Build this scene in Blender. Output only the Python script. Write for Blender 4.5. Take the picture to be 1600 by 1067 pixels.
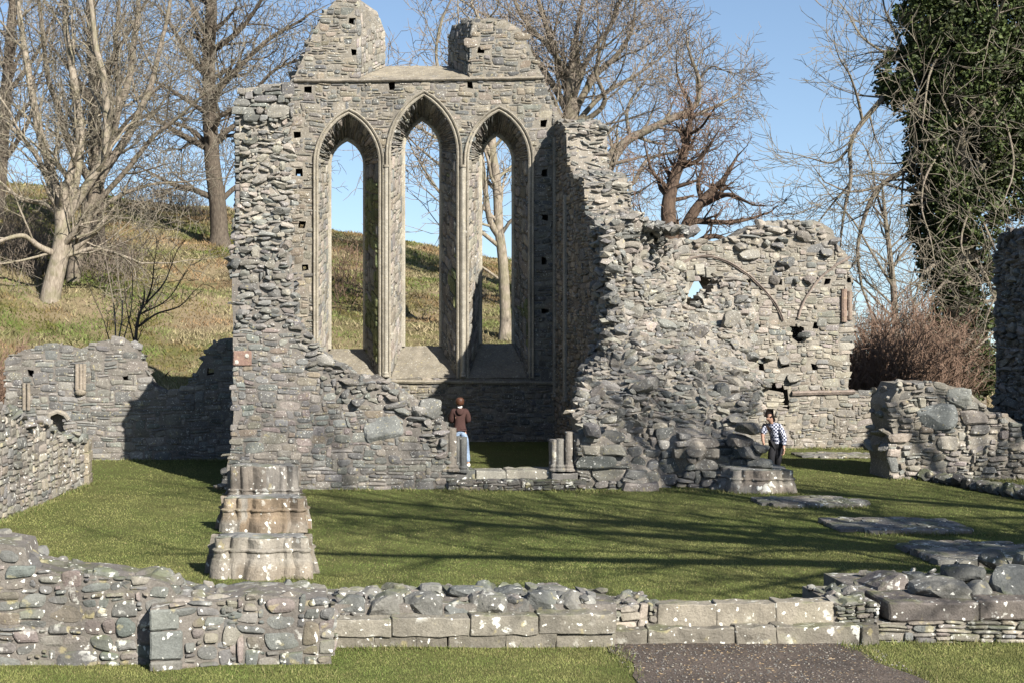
import bpy, math, random
import numpy as np
from mathutils import Vector
from mathutils.geometry import tessellate_polygon
R = math.radians
for o in list(bpy.data.objects): bpy.data.objects.remove(o)
scene = bpy.context.scene
# ------------------------------------------------------------------ camera, sky, sun
F, H, VX, HY = 2222.0, 4.1, 432.0, 450.0          # focal length in photo pixels, eye height, vanishing point of the nave
cd = bpy.data.cameras.new('camera'); cam = bpy.data.objects.new('camera', cd); scene.collection.objects.link(cam)
cd.sensor_width = 36; cd.lens = F / 1600 * 36; cd.shift_x = (800 - VX) / 1600; cd.shift_y = (HY - 533.5) / 1600
cd.clip_end = 3000; cam.location = (0, 0, H); cam.rotation_euler = (R(90), 0, 0); scene.camera = cam
SUN = Vector((-.55, 1, -.74)).normalized()         # direction the light travels
world = bpy.data.worlds.new('World'); scene.world = world; world.use_nodes = True
nt = world.node_tree; bg = nt.nodes['Background']
sky = nt.nodes.new('ShaderNodeTexSky'); sky.sky_type = 'NISHITA'; sky.sun_disc = False
sky.sun_elevation = math.asin(-SUN.z); sky.sun_rotation = math.atan2(-SUN.x, -SUN.y)
sky.air_density = 1.0; sky.dust_density = .6; sky.ozone_density = 1.5; sky.altitude = 20
tc = nt.nodes.new('ShaderNodeTexCoord'); mpn = nt.nodes.new('ShaderNodeMapping'); mpn.inputs['Location'].default_value = (0, 0, .11)
nt.links.new(tc.outputs['Generated'], mpn.inputs['Vector']); nt.links.new(mpn.outputs[0], sky.inputs[0])
nt.links.new(sky.outputs[0], bg.inputs[0]); bg.inputs[1].default_value = .0665
sl = bpy.data.lights.new('sun', 'SUN'); sl.energy = 4.6; sl.angle = R(.5); sl.color = (1, .94, .85)
so = bpy.data.objects.new('sun', sl); scene.collection.objects.link(so); so.location = (30, -40, 60)
so.rotation_euler = SUN.to_track_quat('-Z', 'Y').to_euler()
scene.view_settings.view_transform = 'Standard'; scene.view_settings.look = 'None'
scene.view_settings.exposure = 1.36; scene.view_settings.gamma = 1
scene.cycles.max_bounces = 5; scene.cycles.diffuse_bounces = 1
# ------------------------------------------------------------------ helpers
def px(p, q, Y): return ((p - VX) * Y / F, H - (q - HY) * Y / F)     # photo point on the vertical plane at distance Y -> X, z
def pl(pts, Y): return [px(a, b, Y) for a, b in pts]
def h3(i, j, k, s):
    n = (i * 73856093) ^ (j * 19349663) ^ (k * 83492791) ^ (s * 2654435)
    n = (n ^ (n >> 13)) * 1274126177 & 0x7fffffff
    n = (n ^ (n >> 16)) & 0xffff
    return n / 32767.5 - 1
def vn(p, s=0):
    p = np.asarray(p, float)
    if p.shape[1] == 2: p = np.concatenate([p, np.zeros((len(p), 1))], 1)
    i = np.floor(p).astype(np.int64); f = p - i; f = f * f * (3 - 2 * f); r = 0
    for a in (0, 1):
        for b in (0, 1):
            for c in (0, 1):
                w = (f[:, 0] if a else 1 - f[:, 0]) * (f[:, 1] if b else 1 - f[:, 1]) * (f[:, 2] if c else 1 - f[:, 2])
                r = r + w * h3(i[:, 0] + a, i[:, 1] + b, i[:, 2] + c, s)
    return r
def fbm(p, s=0, o=3):
    p = np.asarray(p, float); return sum(vn(p * 2 ** k, s + k) * .5 ** k for k in range(o))
def inside(P, poly):
    x, y = P[:, 0], P[:, 1]; c = np.zeros(len(P), bool); n = len(poly)
    for i in range(n):
        x1, y1 = poly[i]; x2, y2 = poly[(i + 1) % n]
        if y1 == y2: continue
        c ^= ((y1 > y) != (y2 > y)) & (x < (x2 - x1) * (y - y1) / (y2 - y1) + x1)
    return c
class MB:
    def __init__(s): s.v = []; s.c = []; s.f = {3: [], 4: []}; s.n = 0; s.ng = []
    def add(s, V, Fa, C):
        V = np.asarray(V, float).reshape(-1, 3); Fa = np.asarray(Fa, np.int64)
        C = np.asarray(C, float)
        if C.ndim == 1: C = np.tile(C[:3], (len(V), 1))
        s.v.append(V); s.c.append(C); s.f[Fa.shape[1]].append(Fa + s.n); s.n += len(V)
    def build(s, name, m, parent=None, smooth=False):
        V = np.concatenate(s.v); C = np.concatenate(s.c)
        if parent is not None:
            q = parent
            off = np.zeros(3)
            while q is not None: off += np.array(q.location); q = q.parent
            V = V - off
        me = bpy.data.meshes.new(name)
        A = [np.concatenate(s.f[k]) for k in (3, 4) if s.f[k]]
        loops = np.concatenate([a.ravel() for a in A]); tot = np.concatenate([np.full(len(a), a.shape[1]) for a in A])
        st = np.concatenate([[0], np.cumsum(tot)[:-1]])
        me.vertices.add(len(V)); me.vertices.foreach_set('co', V.astype(np.float32).ravel())
        me.loops.add(len(loops)); me.loops.foreach_set('vertex_index', loops.astype(np.int32))
        me.polygons.add(len(tot)); me.polygons.foreach_set('loop_start', st.astype(np.int32)); me.polygons.foreach_set('loop_total', tot.astype(np.int32))
        me.polygons.foreach_set('use_smooth', np.full(len(tot), smooth))
        me.update(calc_edges=True)
        at = me.color_attributes.new('Col', 'FLOAT_COLOR', 'POINT')
        at.data.foreach_set('color', np.concatenate([np.clip(C, 0, 1), np.ones((len(C), 1))], 1).astype(np.float32).ravel())
        me.materials.append(m)
        o = bpy.data.objects.new(name, me); scene.collection.objects.link(o)
        if parent is not None: o.parent = parent
        return o
def thing(name, label, cat, loc, group=None):
    o = bpy.data.objects.new(name, None); scene.collection.objects.link(o); o.location = loc; o.empty_display_size = .3
    return tag(o, label, cat, group)
def tag(o, label, cat, group=None, kind=None):
    o['label'] = label
    if cat: o['category'] = cat
    if group: o['group'] = group
    if kind: o['kind'] = kind
    return o
# ------------------------------------------------------------------ materials
class N:
    def __init__(s, name, rough=.9, spec=.2):
        s.m = bpy.data.materials.new(name); s.m.use_nodes = True; s.t = s.m.node_tree
        s.b = s.t.nodes['Principled BSDF']; s.b.inputs['Roughness'].default_value = rough
        s.b.inputs['Specular IOR Level'].default_value = spec
        s.co = s.t.nodes.new('ShaderNodeTexCoord').outputs['Object']
    def link(s, a, b): s.t.links.new(a, b)
    def noise(s, sc, det=3, rough=.55, vec=None):
        n = s.t.nodes.new('ShaderNodeTexNoise'); n.inputs['Scale'].default_value = sc; n.inputs['Detail'].default_value = det
        n.inputs['Roughness'].default_value = rough; s.link(vec or s.co, n.inputs['Vector']); return n.outputs['Fac']
    def stretch(s, v):
        n = s.t.nodes.new('ShaderNodeMapping'); n.inputs['Scale'].default_value = v; s.link(s.co, n.inputs['Vector']); return n.outputs[0]
    def attr(s):
        n = s.t.nodes.new('ShaderNodeAttribute'); n.attribute_name = 'Col'; return n.outputs['Color']
    def ramp(s, f, lo, hi, a=0., b=1.):
        n = s.t.nodes.new('ShaderNodeMapRange'); n.inputs['From Min'].default_value = lo; n.inputs['From Max'].default_value = hi
        n.inputs['To Min'].default_value = a; n.inputs['To Max'].default_value = b; s.link(f, n.inputs['Value']); return n.outputs[0]
    def mul(s, a, b):
        n = s.t.nodes.new('ShaderNodeMath'); n.operation = 'MULTIPLY'
        for k, x in enumerate((a, b)):
            if isinstance(x, (int, float)): n.inputs[k].default_value = x
            else: s.link(x, n.inputs[k])
        return n.outputs[0]
    def mix(s, f, a, b, mode='MIX'):
        n = s.t.nodes.new('ShaderNodeMix'); n.data_type = 'RGBA'; n.blend_type = mode
        for sock, x in ((n.inputs[0], f), (n.inputs[6], a), (n.inputs[7], b)):
            if isinstance(x, (int, float)): sock.default_value = x
            elif isinstance(x, tuple): sock.default_value = (*x, 1)
            else: s.link(x, sock)
        return n.outputs[2]
    def gray(s, f):
        n = s.t.nodes.new('ShaderNodeCombineColor')
        for k in range(3): s.link(f, n.inputs[k])
        return n.outputs[0]
    def bump(s, f, st, dist=.02, prev=None):
        n = s.t.nodes.new('ShaderNodeBump'); n.inputs['Strength'].default_value = st; n.inputs['Distance'].default_value = dist
        s.link(f, n.inputs['Height'])
        if prev: s.link(prev, n.inputs['Normal'])
        return n.outputs[0]
    def done(s, col, nrm=None):
        if isinstance(col, tuple): s.b.inputs['Base Color'].default_value = (*col, 1)
        else: s.link(col, s.b.inputs['Base Color'])
        if nrm: s.link(nrm, s.b.inputs['Normal'])
        return s.m
ALB = .63
def stone_mat(name, lichen=.5, moss=0., spot=14, fine=1., dark=.25, lt=.61):
    n = N(name, .93, .15); c = n.mix(1., n.attr(), (ALB * .95, ALB * .965, ALB * .99), 'MULTIPLY')
    v = n.ramp(n.noise(3.2, 5, .65), .25, .75, .72, 1.22); c = n.mix(1., c, n.gray(v), 'MULTIPLY')
    v = n.ramp(n.noise(34 * fine, 3, .7), .3, .7, .75, 1.2); c = n.mix(.9, c, n.gray(v), 'MULTIPLY')
    c = n.mix(n.mul(n.ramp(n.noise(1.1, 4, .6, n.stretch((1, 1, .45))), .52, .68), dark), c, (.045, .042, .04))       # weather stains
    if lichen:
        f = n.mul(n.ramp(n.noise(spot, 4, .6), lt, lt + .05), n.ramp(n.noise(1.3, 3), .45, .6)); c = n.mix(n.mul(f, lichen), c, (.62, .62, .57))
        f = n.ramp(n.noise(spot * 2.6, 1, .3), .70, .735); c = n.mix(n.mul(f, min(1, lichen * 1.1)), c, (.72, .72, .66))
        f = n.ramp(n.noise(spot * .9, 3, .5, n.stretch((1, 1.3, 1.1))), .64, .7); c = n.mix(n.mul(f, .35), c, (.42, .36, .17))
    if moss:
        g = n.t.nodes.new('ShaderNodeNewGeometry'); sp = n.t.nodes.new('ShaderNodeSeparateXYZ'); n.link(g.outputs['Normal'], sp.inputs[0])
        f = n.mul(n.ramp(sp.outputs[2], .1, .7, .15, 1), n.ramp(n.noise(2.6, 4), .5, .62)); c = n.mix(n.mul(f, moss), c, (.10, .12, .03))
    b = n.bump(n.noise(9 * fine, 5, .65), .55, .05); b = n.bump(n.noise(55 * fine, 4, .7), .5, .012, b)
    return n.done(c, b)
M_wall = stone_mat('rubble_masonry', .55)
M_grey = stone_mat('grey_rubble_masonry', .5, dark=.35)
M_near = stone_mat('lichened_masonry', .75, .35, 6.5, 1.3, lt=.59, dark=.45)
M_ash = stone_mat('dressed_sandstone', .3, 0, 14, .8, .2)
M_pier = stone_mat('weathered_pier_stone', .85, .1, 4.5, 1.3, lt=.60)
M_jamb = stone_mat('mossy_reveal_masonry', .3, .3)
def bark(name, col, col2, green=0.):
    n = N(name, .95, .1); c = n.mix(n.ramp(n.noise(5, 4, .6, n.stretch((3, 3, .8))), .35, .65), col, col2)
    if green: c = n.mix(n.mul(n.ramp(n.noise(2, 3), .45, .6), green), c, (.12, .13, .05))
    return n.done(c, n.bump(n.noise(14, 5, .7, n.stretch((3, 3, .5))), .8, .04))
M_bark_pale = bark('pale_bark', (.30, .26, .21), (.16, .135, .105), .3)
M_bark_dark = bark('dark_bark', (.055, .045, .036), (.12, .10, .078))
M_bark_grey = bark('grey_bark', (.21, .18, .145), (.12, .10, .08), .2)
M_twig = bark('twig_bark', (.20, .17, .135), (.13, .105, .085))
M_twig_pale = bark('pale_twig', (.20, .178, .142), (.12, .104, .082), .12)
M_twig_red = bark('reddish_twig', (.14, .088, .064), (.19, .135, .10))
def leafy(name, rough=.45, spec=.4):
    n = N(name, rough, spec); c = n.mix(1., n.attr(), n.gray(n.ramp(n.noise(1.5, 3), .3, .7, .7, 1.3)), 'MULTIPLY'); return n.done(c)
M_ivy = leafy('ivy_leaf', .6, .22); M_grass = leafy('grass_blade', .7, .15); M_straw = leafy('dry_grass', .9, .1)
def ground_mat():
    n = N('grass_ground', .95, .1)
    g = n.mix(n.ramp(n.noise(.35, 4), .35, .65), (.07, .086, .025), (.098, .1, .036))
    g = n.mix(n.mul(n.ramp(n.noise(2.4, 4, .7), .45, .7), .5), g, (.085, .08, .032))
    t = n.mix(n.ramp(n.noise(.9, 5, .65), .4, .62), (.17, .135, .078), (.10, .105, .035))
    t = n.mix(n.mul(n.ramp(n.noise(7, 4, .7), .4, .7), .5), t, (.095, .07, .045))
    t = n.mix(n.ramp(n.noise(.16, 2), .50, .62), t, (.19, .15, .095))
    s = n.t.nodes.new('ShaderNodeSeparateColor'); n.link(n.attr(), s.inputs[0])
    c = n.mix(s.outputs[0], g, t)
    return n.done(c, n.bump(n.noise(18, 5, .7), .7, .06))
M_ground = ground_mat()
def path_mat():
    n = N('gravel_path', .9, .25); c = n.mix(n.ramp(n.noise(1.2, 4), .35, .65), (.046, .037, .031), (.075, .06, .05))
    v = n.t.nodes.new('ShaderNodeTexVoronoi'); v.inputs['Scale'].default_value = 60; n.link(n.co, v.inputs['Vector'])
    s = n.t.nodes.new('ShaderNodeSeparateColor'); n.link(v.outputs['Color'], s.inputs[0])
    c = n.mix(1., c, n.gray(n.ramp(s.outputs[0], 0, 1, .55, 1.7)), 'MULTIPLY')
    c = n.mix(n.mul(n.ramp(n.noise(30, 3, .6), .62, .68), .7), c, (.16, .11, .06))
    return n.done(c, n.bump(v.outputs['Distance'], .6, .01))
M_path = path_mat()
def plain(name, col, rough=.8, noise=.15):
    n = N(name, rough, .3); return n.done(n.mix(1., col, n.gray(n.ramp(n.noise(30, 3), .3, .7, 1 - noise, 1 + noise)), 'MULTIPLY'))
# ------------------------------------------------------------------ masonry engine
PAL = {
 'warm': [(.36, .315, .25), (.30, .27, .22), (.25, .235, .20), (.40, .35, .28), (.22, .215, .19), (.33, .28, .21), (.28, .26, .23), (.20, .20, .19)],
 'grey': [(.27, .26, .235), (.215, .21, .195), (.31, .29, .255), (.19, .19, .175), (.25, .23, .195), (.33, .30, .255), (.235, .235, .21)],
 'mixed': [(.26, .255, .235), (.215, .21, .195), (.30, .27, .22), (.19, .19, .175), (.29, .245, .19), (.33, .30, .26), (.30, .255, .23), (.22, .23, .21), (.25, .25, .23), (.28, .265, .235)],
 'dark': [(.15, .145, .135), (.18, .17, .15), (.12, .12, .115), (.21, .19, .16)],
 'pale': [(.42, .38, .31), (.36, .33, .27), (.30, .285, .245), (.45, .40, .33), (.26, .255, .235), (.38, .34, .30), (.33, .29, .23)],
 'core': [(.37, .335, .28), (.31, .295, .26), (.42, .375, .31), (.25, .245, .225), (.34, .31, .26), (.29, .28, .25)],
 'sand': [(.40, .355, .28), (.36, .32, .26), (.44, .385, .30)]}
MORT = {'warm': (.30, .27, .22), 'grey': (.25, .225, .195), 'mixed': (.25, .225, .19), 'dark': (.10, .09, .08), 'pale': (.34, .305, .25), 'core': (.36, .32, .265), 'sand': (.3, .26, .2)}
def pick(rng, pal, n):
    P = np.array(PAL[pal]); c = P[rng.integers(0, len(P), n)] * rng.uniform(.78, 1.2, (n, 1)); return c * rng.uniform(.97, 1.03, (n, 3))
SZ_RUB = [(1, 1, 10), (2, 1, 16), (3, 1, 14), (4, 1, 8), (2, 2, 14), (3, 2, 12), (4, 2, 6), (5, 2, 3), (3, 3, 3), (4, 3, 3), (5, 4, 1.2), (1, 2, 4)]
SZ_BED = [(1, 1, 5), (2, 1, 14), (3, 1, 20), (4, 1, 14), (5, 1, 8), (6, 1, 4), (3, 2, 7), (4, 2, 5), (2, 2, 5), (5, 3, 1)]
SZ_BIG = [(2, 1, 8), (3, 2, 14), (4, 2, 10), (2, 2, 12), (4, 3, 8), (5, 3, 5), (3, 3, 7), (6, 4, 2), (1, 1, 6), (3, 1, 8), (5, 4, 2)]
def layout(rng, u0, u1, v0, v1, cw, ch, sizes):
    nu = max(1, int(round((u1 - u0) / cw))); nv = max(1, int(round((v1 - v0) / ch)))
    occ = np.zeros((nv, nu), bool); out = []; S = [(a, b) for a, b, w in sizes]; W = np.array([w for _, _, w in sizes], float); W /= W.sum()
    ch_i = rng.choice(len(S), nu * nv, p=W); k = 0
    for j in range(nv):
        i = 0; row = occ[j]
        while i < nu:
            if row[i]: i += 1; continue
            a, b = S[ch_i[k]]; k += 1
            b = min(b, nv - j); m = 0
            while m < a and i + m < nu and not row[i + m]: m += 1
            a = m; occ[j:j + b, i:i + a] = True; out.append((i, j, i + a, j + b)); i += a
    A = np.array(out, float); A[:, 0::2] = u0 + A[:, 0::2] * (u1 - u0) / nu; A[:, 1::2] = v0 + A[:, 1::2] * (v1 - v0) / nv
    return A
def tile_tmpl(n):
    a = {3: [-1, 0, 1], 4: [-1, -.55, .55, 1], 5: [-1, -.7, 0, .7, 1], 7: [-1, -.85, -.45, 0, .45, .85, 1]}[n]
    P = [(x, y) for y in a for x in a]; Q = [(j * n + i, j * n + i + 1, (j + 1) * n + i + 1, (j + 1) * n + i) for j in range(n - 1) for i in range(n - 1)]
    ring = [i for i in range(n)] + [j * n + n - 1 for j in range(1, n)] + [(n - 1) * n + i for i in range(n - 2, -1, -1)] + [j * n for j in range(n - 2, 0, -1)]
    b = len(P); m = len(ring)
    for r in ring: P.append(P[r])
    for k in range(m): Q.append((ring[(k + 1) % m], ring[k], b + k, b + (k + 1) % m))
    sk = np.array([0] * b + [1] * m, float); return np.array(P, float), np.array(Q), sk
TM = {n: tile_tmpl(n) for n in (3, 4, 5, 7)}
def ico(sub):
    import bmesh
    bm = bmesh.new(); bmesh.ops.create_icosphere(bm, subdivisions=sub, radius=1)
    V = np.array([v.co[:] for v in bm.verts]); Fc = np.array([[v.index for v in f.verts] for f in bm.faces]); bm.free(); return V, Fc
def rocks(sub, n, seed, cut=.62):
    V0, Fc = ico(sub); rng = np.random.default_rng(seed); out = []
    for _ in range(n):
        V = V0 / np.max(np.abs(V0), 1, keepdims=True) * .55 + V0 * .5
        for _ in range(rng.integers(6, 10)):
            d = rng.normal(size=3); d /= np.linalg.norm(d); k = rng.uniform(cut, .95); t = V @ d
            V = np.where((t > k)[:, None], V - (t - k)[:, None] * d, V)
        V = V * (1 + .05 * vn(V * 2.5 + rng.uniform(0, 50), seed)[:, None]); out.append(V)
    return np.array(out), Fc
RK1, RF1 = rocks(1, 30, 5, .5); RK2, RF2 = rocks(2, 30, 6, .5); RK3, RF3 = rocks(3, 12, 7, .66)
def masonry(mb, mp, poly, holes=(), cw=.1, ch=.06, sizes=SZ_RUB, gap=.012, prot=.04, pv=.5, pal='warm', rng=None, warp=.05, n=4, style='tile', tilt=.25, sink=.07, colf=None, keep=None, rkd=.5, doff=None):
    P = np.array(poly); A = layout(rng, P[:, 0].min(), P[:, 0].max(), P[:, 1].min(), P[:, 1].max(), cw, ch, sizes)
    c = np.stack([(A[:, 0] + A[:, 2]) / 2, (A[:, 1] + A[:, 3]) / 2], 1); ok = inside(c, poly)
    for h in holes:
        hc = np.mean(h, 0); big = np.array(h); big = hc + (big - hc) * 1.0 + np.sign(big - hc) * (.05 if len(h) == 4 else 0); ok &= ~inside(c, [tuple(q) for q in big])
        if len(h) == 4:
            for qx, qy in ((A[:, 0] + .02, c[:, 1]), (A[:, 2] - .02, c[:, 1]), (c[:, 0], A[:, 1] + .01), (c[:, 0], A[:, 3] - .01)): ok &= ~inside(np.stack([qx, qy], 1), h)
    if keep is not None: ok &= keep(c)
    A = A[ok]; c = c[ok]; S = len(A)
    if S == 0: return
    C = pick(rng, pal, S)
    if colf is not None: C = colf(c, C)
    w = (A[:, 2] - A[:, 0])[:, None]; h = (A[:, 3] - A[:, 1])[:, None]; sd = int(rng.integers(0, 9999))
    if style == 'tile':
        T, Q, sk = TM[n]; a = T[None, :, 0]; b = T[None, :, 1]
        r = np.maximum(np.abs(a), np.abs(b)); ca = rng.uniform(.05, .3, (S, 1))
        sh = 1 - ca * (a * b) ** 2
        J = rng.uniform(-.3, .3, (S, 8)) * .85; 
        du = a * sh + .5 * ((1 - a) * (1 - b) * J[:, 0:1] + (1 + a) * (1 - b) * J[:, 1:2] * 1 + (1 + a) * (1 + b) * J[:, 2:3] + (1 - a) * (1 + b) * J[:, 3:4]) * .5
        dv = b * sh + .5 * ((1 - a) * (1 - b) * J[:, 4:5] + (1 + a) * (1 - b) * J[:, 5:6] + (1 + a) * (1 + b) * J[:, 6:7] + (1 - a) * (1 + b) * J[:, 7:8]) * .5
        U = c[:, 0:1] + (w / 2 - gap / 2) * du; V = c[:, 1:2] + (h / 2 - gap / 2) * dv
        pr = prot * (1 + pv * rng.uniform(-1, 1, (S, 1)))
        D = pr * (1 - .5 * r ** 5) + prot * tilt * (rng.uniform(-1, 1, (S, 1)) * a + rng.uniform(-1, 1, (S, 1)) * b)
        nz = vn(np.stack([U.ravel() * 9, V.ravel() * 13, np.repeat(rng.uniform(0, 60, S), U.shape[1])], 1), sd).reshape(U.shape)
        D = D + nz * prot * .22; D = np.where(sk[None] > 0, -sink, D); Fc = Q
    else:
        RK, Fc = (RK1, RF1) if n < 5 else (RK2, RF2)
        T = RK[rng.integers(0, len(RK), S)]; an = rng.normal(0, .16, (S, 1)); ca, sa = np.cos(an), np.sin(an)
        fl = rng.choice([-1, 1], (S, 1)); x = T[:, :, 0] * fl * w * .60; y = T[:, :, 1] * h * .64; z = T[:, :, 2]
        U = c[:, 0:1] + x * ca - y * sa; V = c[:, 1:2] + x * sa + y * ca
        D = z * np.minimum(w, h * 2) * rkd + prot * rng.uniform(-1, 1, (S, 1)) * pv + x * rng.normal(0, .25, (S, 1))
    if doff is not None: D = D + doff(c)[:, None]
    if warp:
        q = np.stack([U.ravel(), V.ravel()], 1)
        U = U + warp * vn(q * 1.7, 11).reshape(U.shape) + warp * .5 * vn(q * 4, 12).reshape(U.shape)
        V = V + warp * .7 * vn(q * 1.3 + 9, 13).reshape(U.shape) + warp * .4 * vn(q * 4.5 + 3, 14).reshape(U.shape)
    X = mp(U.ravel(), V.ravel(), D.ravel()); k = U.shape[1]
    idx = (np.arange(S)[:, None, None] * k + Fc[None]).reshape(-1, Fc.shape[1])
    mb.add(X, idx, np.repeat(C, k, 0))
def scatter_rocks(mb, P, size, rng, pal='grey', sub=1, flat=.7, jit=.3):
    P = np.asarray(P, float); S = len(P); RK, Fc = {1: (RK1, RF1), 2: (RK2, RF2), 3: (RK3, RF3)}[sub]
    T = RK[rng.integers(0, len(RK), S)]; s = np.asarray(size) * rng.uniform(.65, 1.3, S)
    sc = np.stack([s * rng.uniform(.9, 1.4, S), s * rng.uniform(.7, 1.1, S), s * flat * rng.uniform(.7, 1.2, S)], 1)
    T = T * sc[:, None, :]
    a = rng.uniform(0, 6.3, S) * .5; b = rng.normal(0, jit, S); g = rng.normal(0, jit, S)
    x, y, z = T[..., 0], T[..., 1], T[..., 2]
    x, y = x * np.cos(a)[:, None] - y * np.sin(a)[:, None], x * np.sin(a)[:, None] + y * np.cos(a)[:, None]
    x, z = x * np.cos(b)[:, None] - z * np.sin(b)[:, None], x * np.sin(b)[:, None] + z * np.cos(b)[:, None]
    y, z = y * np.cos(g)[:, None] - z * np.sin(g)[:, None], y * np.sin(g)[:, None] + z * np.cos(g)[:, None]
    V = np.stack([x, y, z], 2) + P[:, None, :]; k = V.shape[1]
    idx = (np.arange(S)[:, None, None] * k + Fc[None]).reshape(-1, 3)
    mb.add(V.reshape(-1, 3), idx, np.repeat(pick(rng, pal, S), k, 0))
def planeY(Y): return lambda u, v, d: np.stack([u, Y - d, v], 1)
def planeX(X0, s=-1): return lambda u, v, d: np.stack([X0 + s * d, u, v], 1)      # u is the depth Y
def planeZ(Z): return lambda u, v, d: np.stack([u, v, Z + d], 1)
def ragged(poly, step=.15, amp=.06, seed=0, fix=lambda x, z: False):
    out = []; n = len(poly)
    for i in range(n):
        a = np.array(poly[i], float); b = np.array(poly[(i + 1) % n], float); k = max(1, int(np.hypot(*(b - a)) / step))
        out += [tuple(a + (b - a) * t / k) for t in range(k)]
    P = np.array(out); N1 = np.stack([vn(P * 3.1 + seed, seed), vn(P * 3.1 + seed + 50, seed + 1)], 1)
    K = np.array([0 if fix(x, z) else 1 for x, z in out])[:, None]; return [tuple(p) for p in P + N1 * amp * K]
def prism(mb, front, back, Yf, Yb, col, fholes=(), bholes=(), sides=True, bk=True):
    def cap(poly, holes, Y):
        lo = [[Vector((a, b, 0)) for a, b in L] for L in (poly, *holes)]; T = tessellate_polygon(lo)
        V = [(v[0], Y, v[1]) for L in lo for v in L]
        if len(T): mb.add(V, np.array([tuple(t) for t in T]), col)
    cap(front, fholes, Yf)
    if bk: cap(back, bholes, Yb)
    if sides:
        n = len(front); V = [(a, Yf, b) for a, b in front] + [(a, Yb, b) for a, b in back]
        mb.add(V, np.array([(i, (i + 1) % n, n + (i + 1) % n, n + i) for i in range(n)]), col)
def caps(mb, line, Y0, Y1, size, rng, pal='grey', sub=1, over=.2, flat=.6, slope=0.):
    L = np.array(line, float); 
    for a, b in zip(L[:-1], L[1:]):
        ln = np.hypot(*(b - a)); n = max(1, int(ln / size * 1.0)); m = max(1, int(abs(Y1 - Y0) / size * .8) + 1)
        t = (np.arange(n) + .5) / n; yy = np.linspace(Y0, Y1, m)
        T, YY = np.meshgrid(t, yy); T = (T + rng.uniform(-.3, .3, T.shape) / n).ravel(); YY = YY.ravel() + rng.uniform(-.25, .25, T.size) * size
        YY = np.clip(YY, min(Y0, Y1) + size * .3, max(Y0, Y1))
        P = np.stack([a[0] + (b[0] - a[0]) * T, YY, a[1] + (b[1] - a[1]) * T - size * over * rng.uniform(.5, 2, T.size)], 1)
        scatter_rocks(mb, P, size * .55, rng, pal, sub, flat)
def boxm(mb, x0, x1, y0, y1, z0, z1, col, bev=0., rng=None):
    j = (lambda: rng.uniform(-bev, bev)) if rng is not None else (lambda: 0)
    V = [(x + j(), y + j(), z + j()) for z in (z0, z1) for y in (y0, y1) for x in (x0, x1)]
    mb.add(V, np.array([(0, 1, 3, 2), (4, 6, 7, 5), (0, 4, 5, 1), (2, 3, 7, 6), (0, 2, 6, 4), (1, 5, 7, 3)]), col)
def block(mb, x0, x1, y0, y1, z0, z1, col, rng, amp=.012, seg=.12, bev=.02):
    """dressed block: gridded box with rounded arrises and a worn face"""
    nx, ny, nz = [max(2, int((b - a) / seg) + 1) for a, b in ((x0, x1), (y0, y1), (z0, z1))]
    def axis(a, b, n): 
        e = min(bev, (b - a) * .25); return np.concatenate([[a], np.linspace(a + e, b - e, n), [b]])
    X, Y, Z = axis(x0, x1, nx), axis(y0, y1, ny), axis(z0, z1, nz); s = int(rng.integers(0, 999))
    c = np.array([(x0 + x1) / 2, (y0 + y1) / 2, (z0 + z1) / 2]); hf = np.array([x1 - x0, y1 - y0, z1 - z0]) / 2
    for A, B, ax, val in ((X, Z, 1, y0), (X, Z, 1, y1), (Y, Z, 0, x0), (Y, Z, 0, x1), (X, Y, 2, z1), (X, Y, 2, z0)):
        a, b = np.meshgrid(A, B); P = np.zeros((a.size, 3)); o = [k for k in range(3) if k != ax]
        P[:, o[0]] = a.ravel(); P[:, o[1]] = b.ravel(); P[:, ax] = val
        d = (P - c) / hf; e = np.sum(np.abs(d) > .999, 1); P = P - np.sign(d) * (np.abs(d) > .999) * (e > 1)[:, None] * min(bev, hf.min() * .5) * .5
        P = P + amp * np.stack([vn(P * 7 + 20 * k, s + k) for k in range(3)], 1)
        n, m = len(A), len(B); q = np.array([(j * n + i, j * n + i + 1, (j + 1) * n + i + 1, (j + 1) * n + i) for j in range(m - 1) for i in range(n - 1)])
        mb.add(P, q, col)
def arch(xl, xr, zb, zs, za, n=9, dense=.3):
    w = xr - xl; Hh = za - zs; Rr = ((w / 2) ** 2 + Hh * Hh) / w; cx = xl + Rr; t0 = math.pi; t1 = math.pi - math.asin(min(1, Hh / Rr))
    L = [(cx + Rr * math.cos(t0 + (t1 - t0) * k / n), zs + Rr * math.sin(t0 + (t1 - t0) * k / n)) for k in range(n + 1)]
    m = max(1, int((zs - zb) / dense)); J = [(xl, zb + (zs - zb) * k / m) for k in range(m)]
    left = J + L; mid = (xl + xr) / 2
    return left + [(2 * mid - x, z) for x, z in left[:-1][::-1]]
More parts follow.
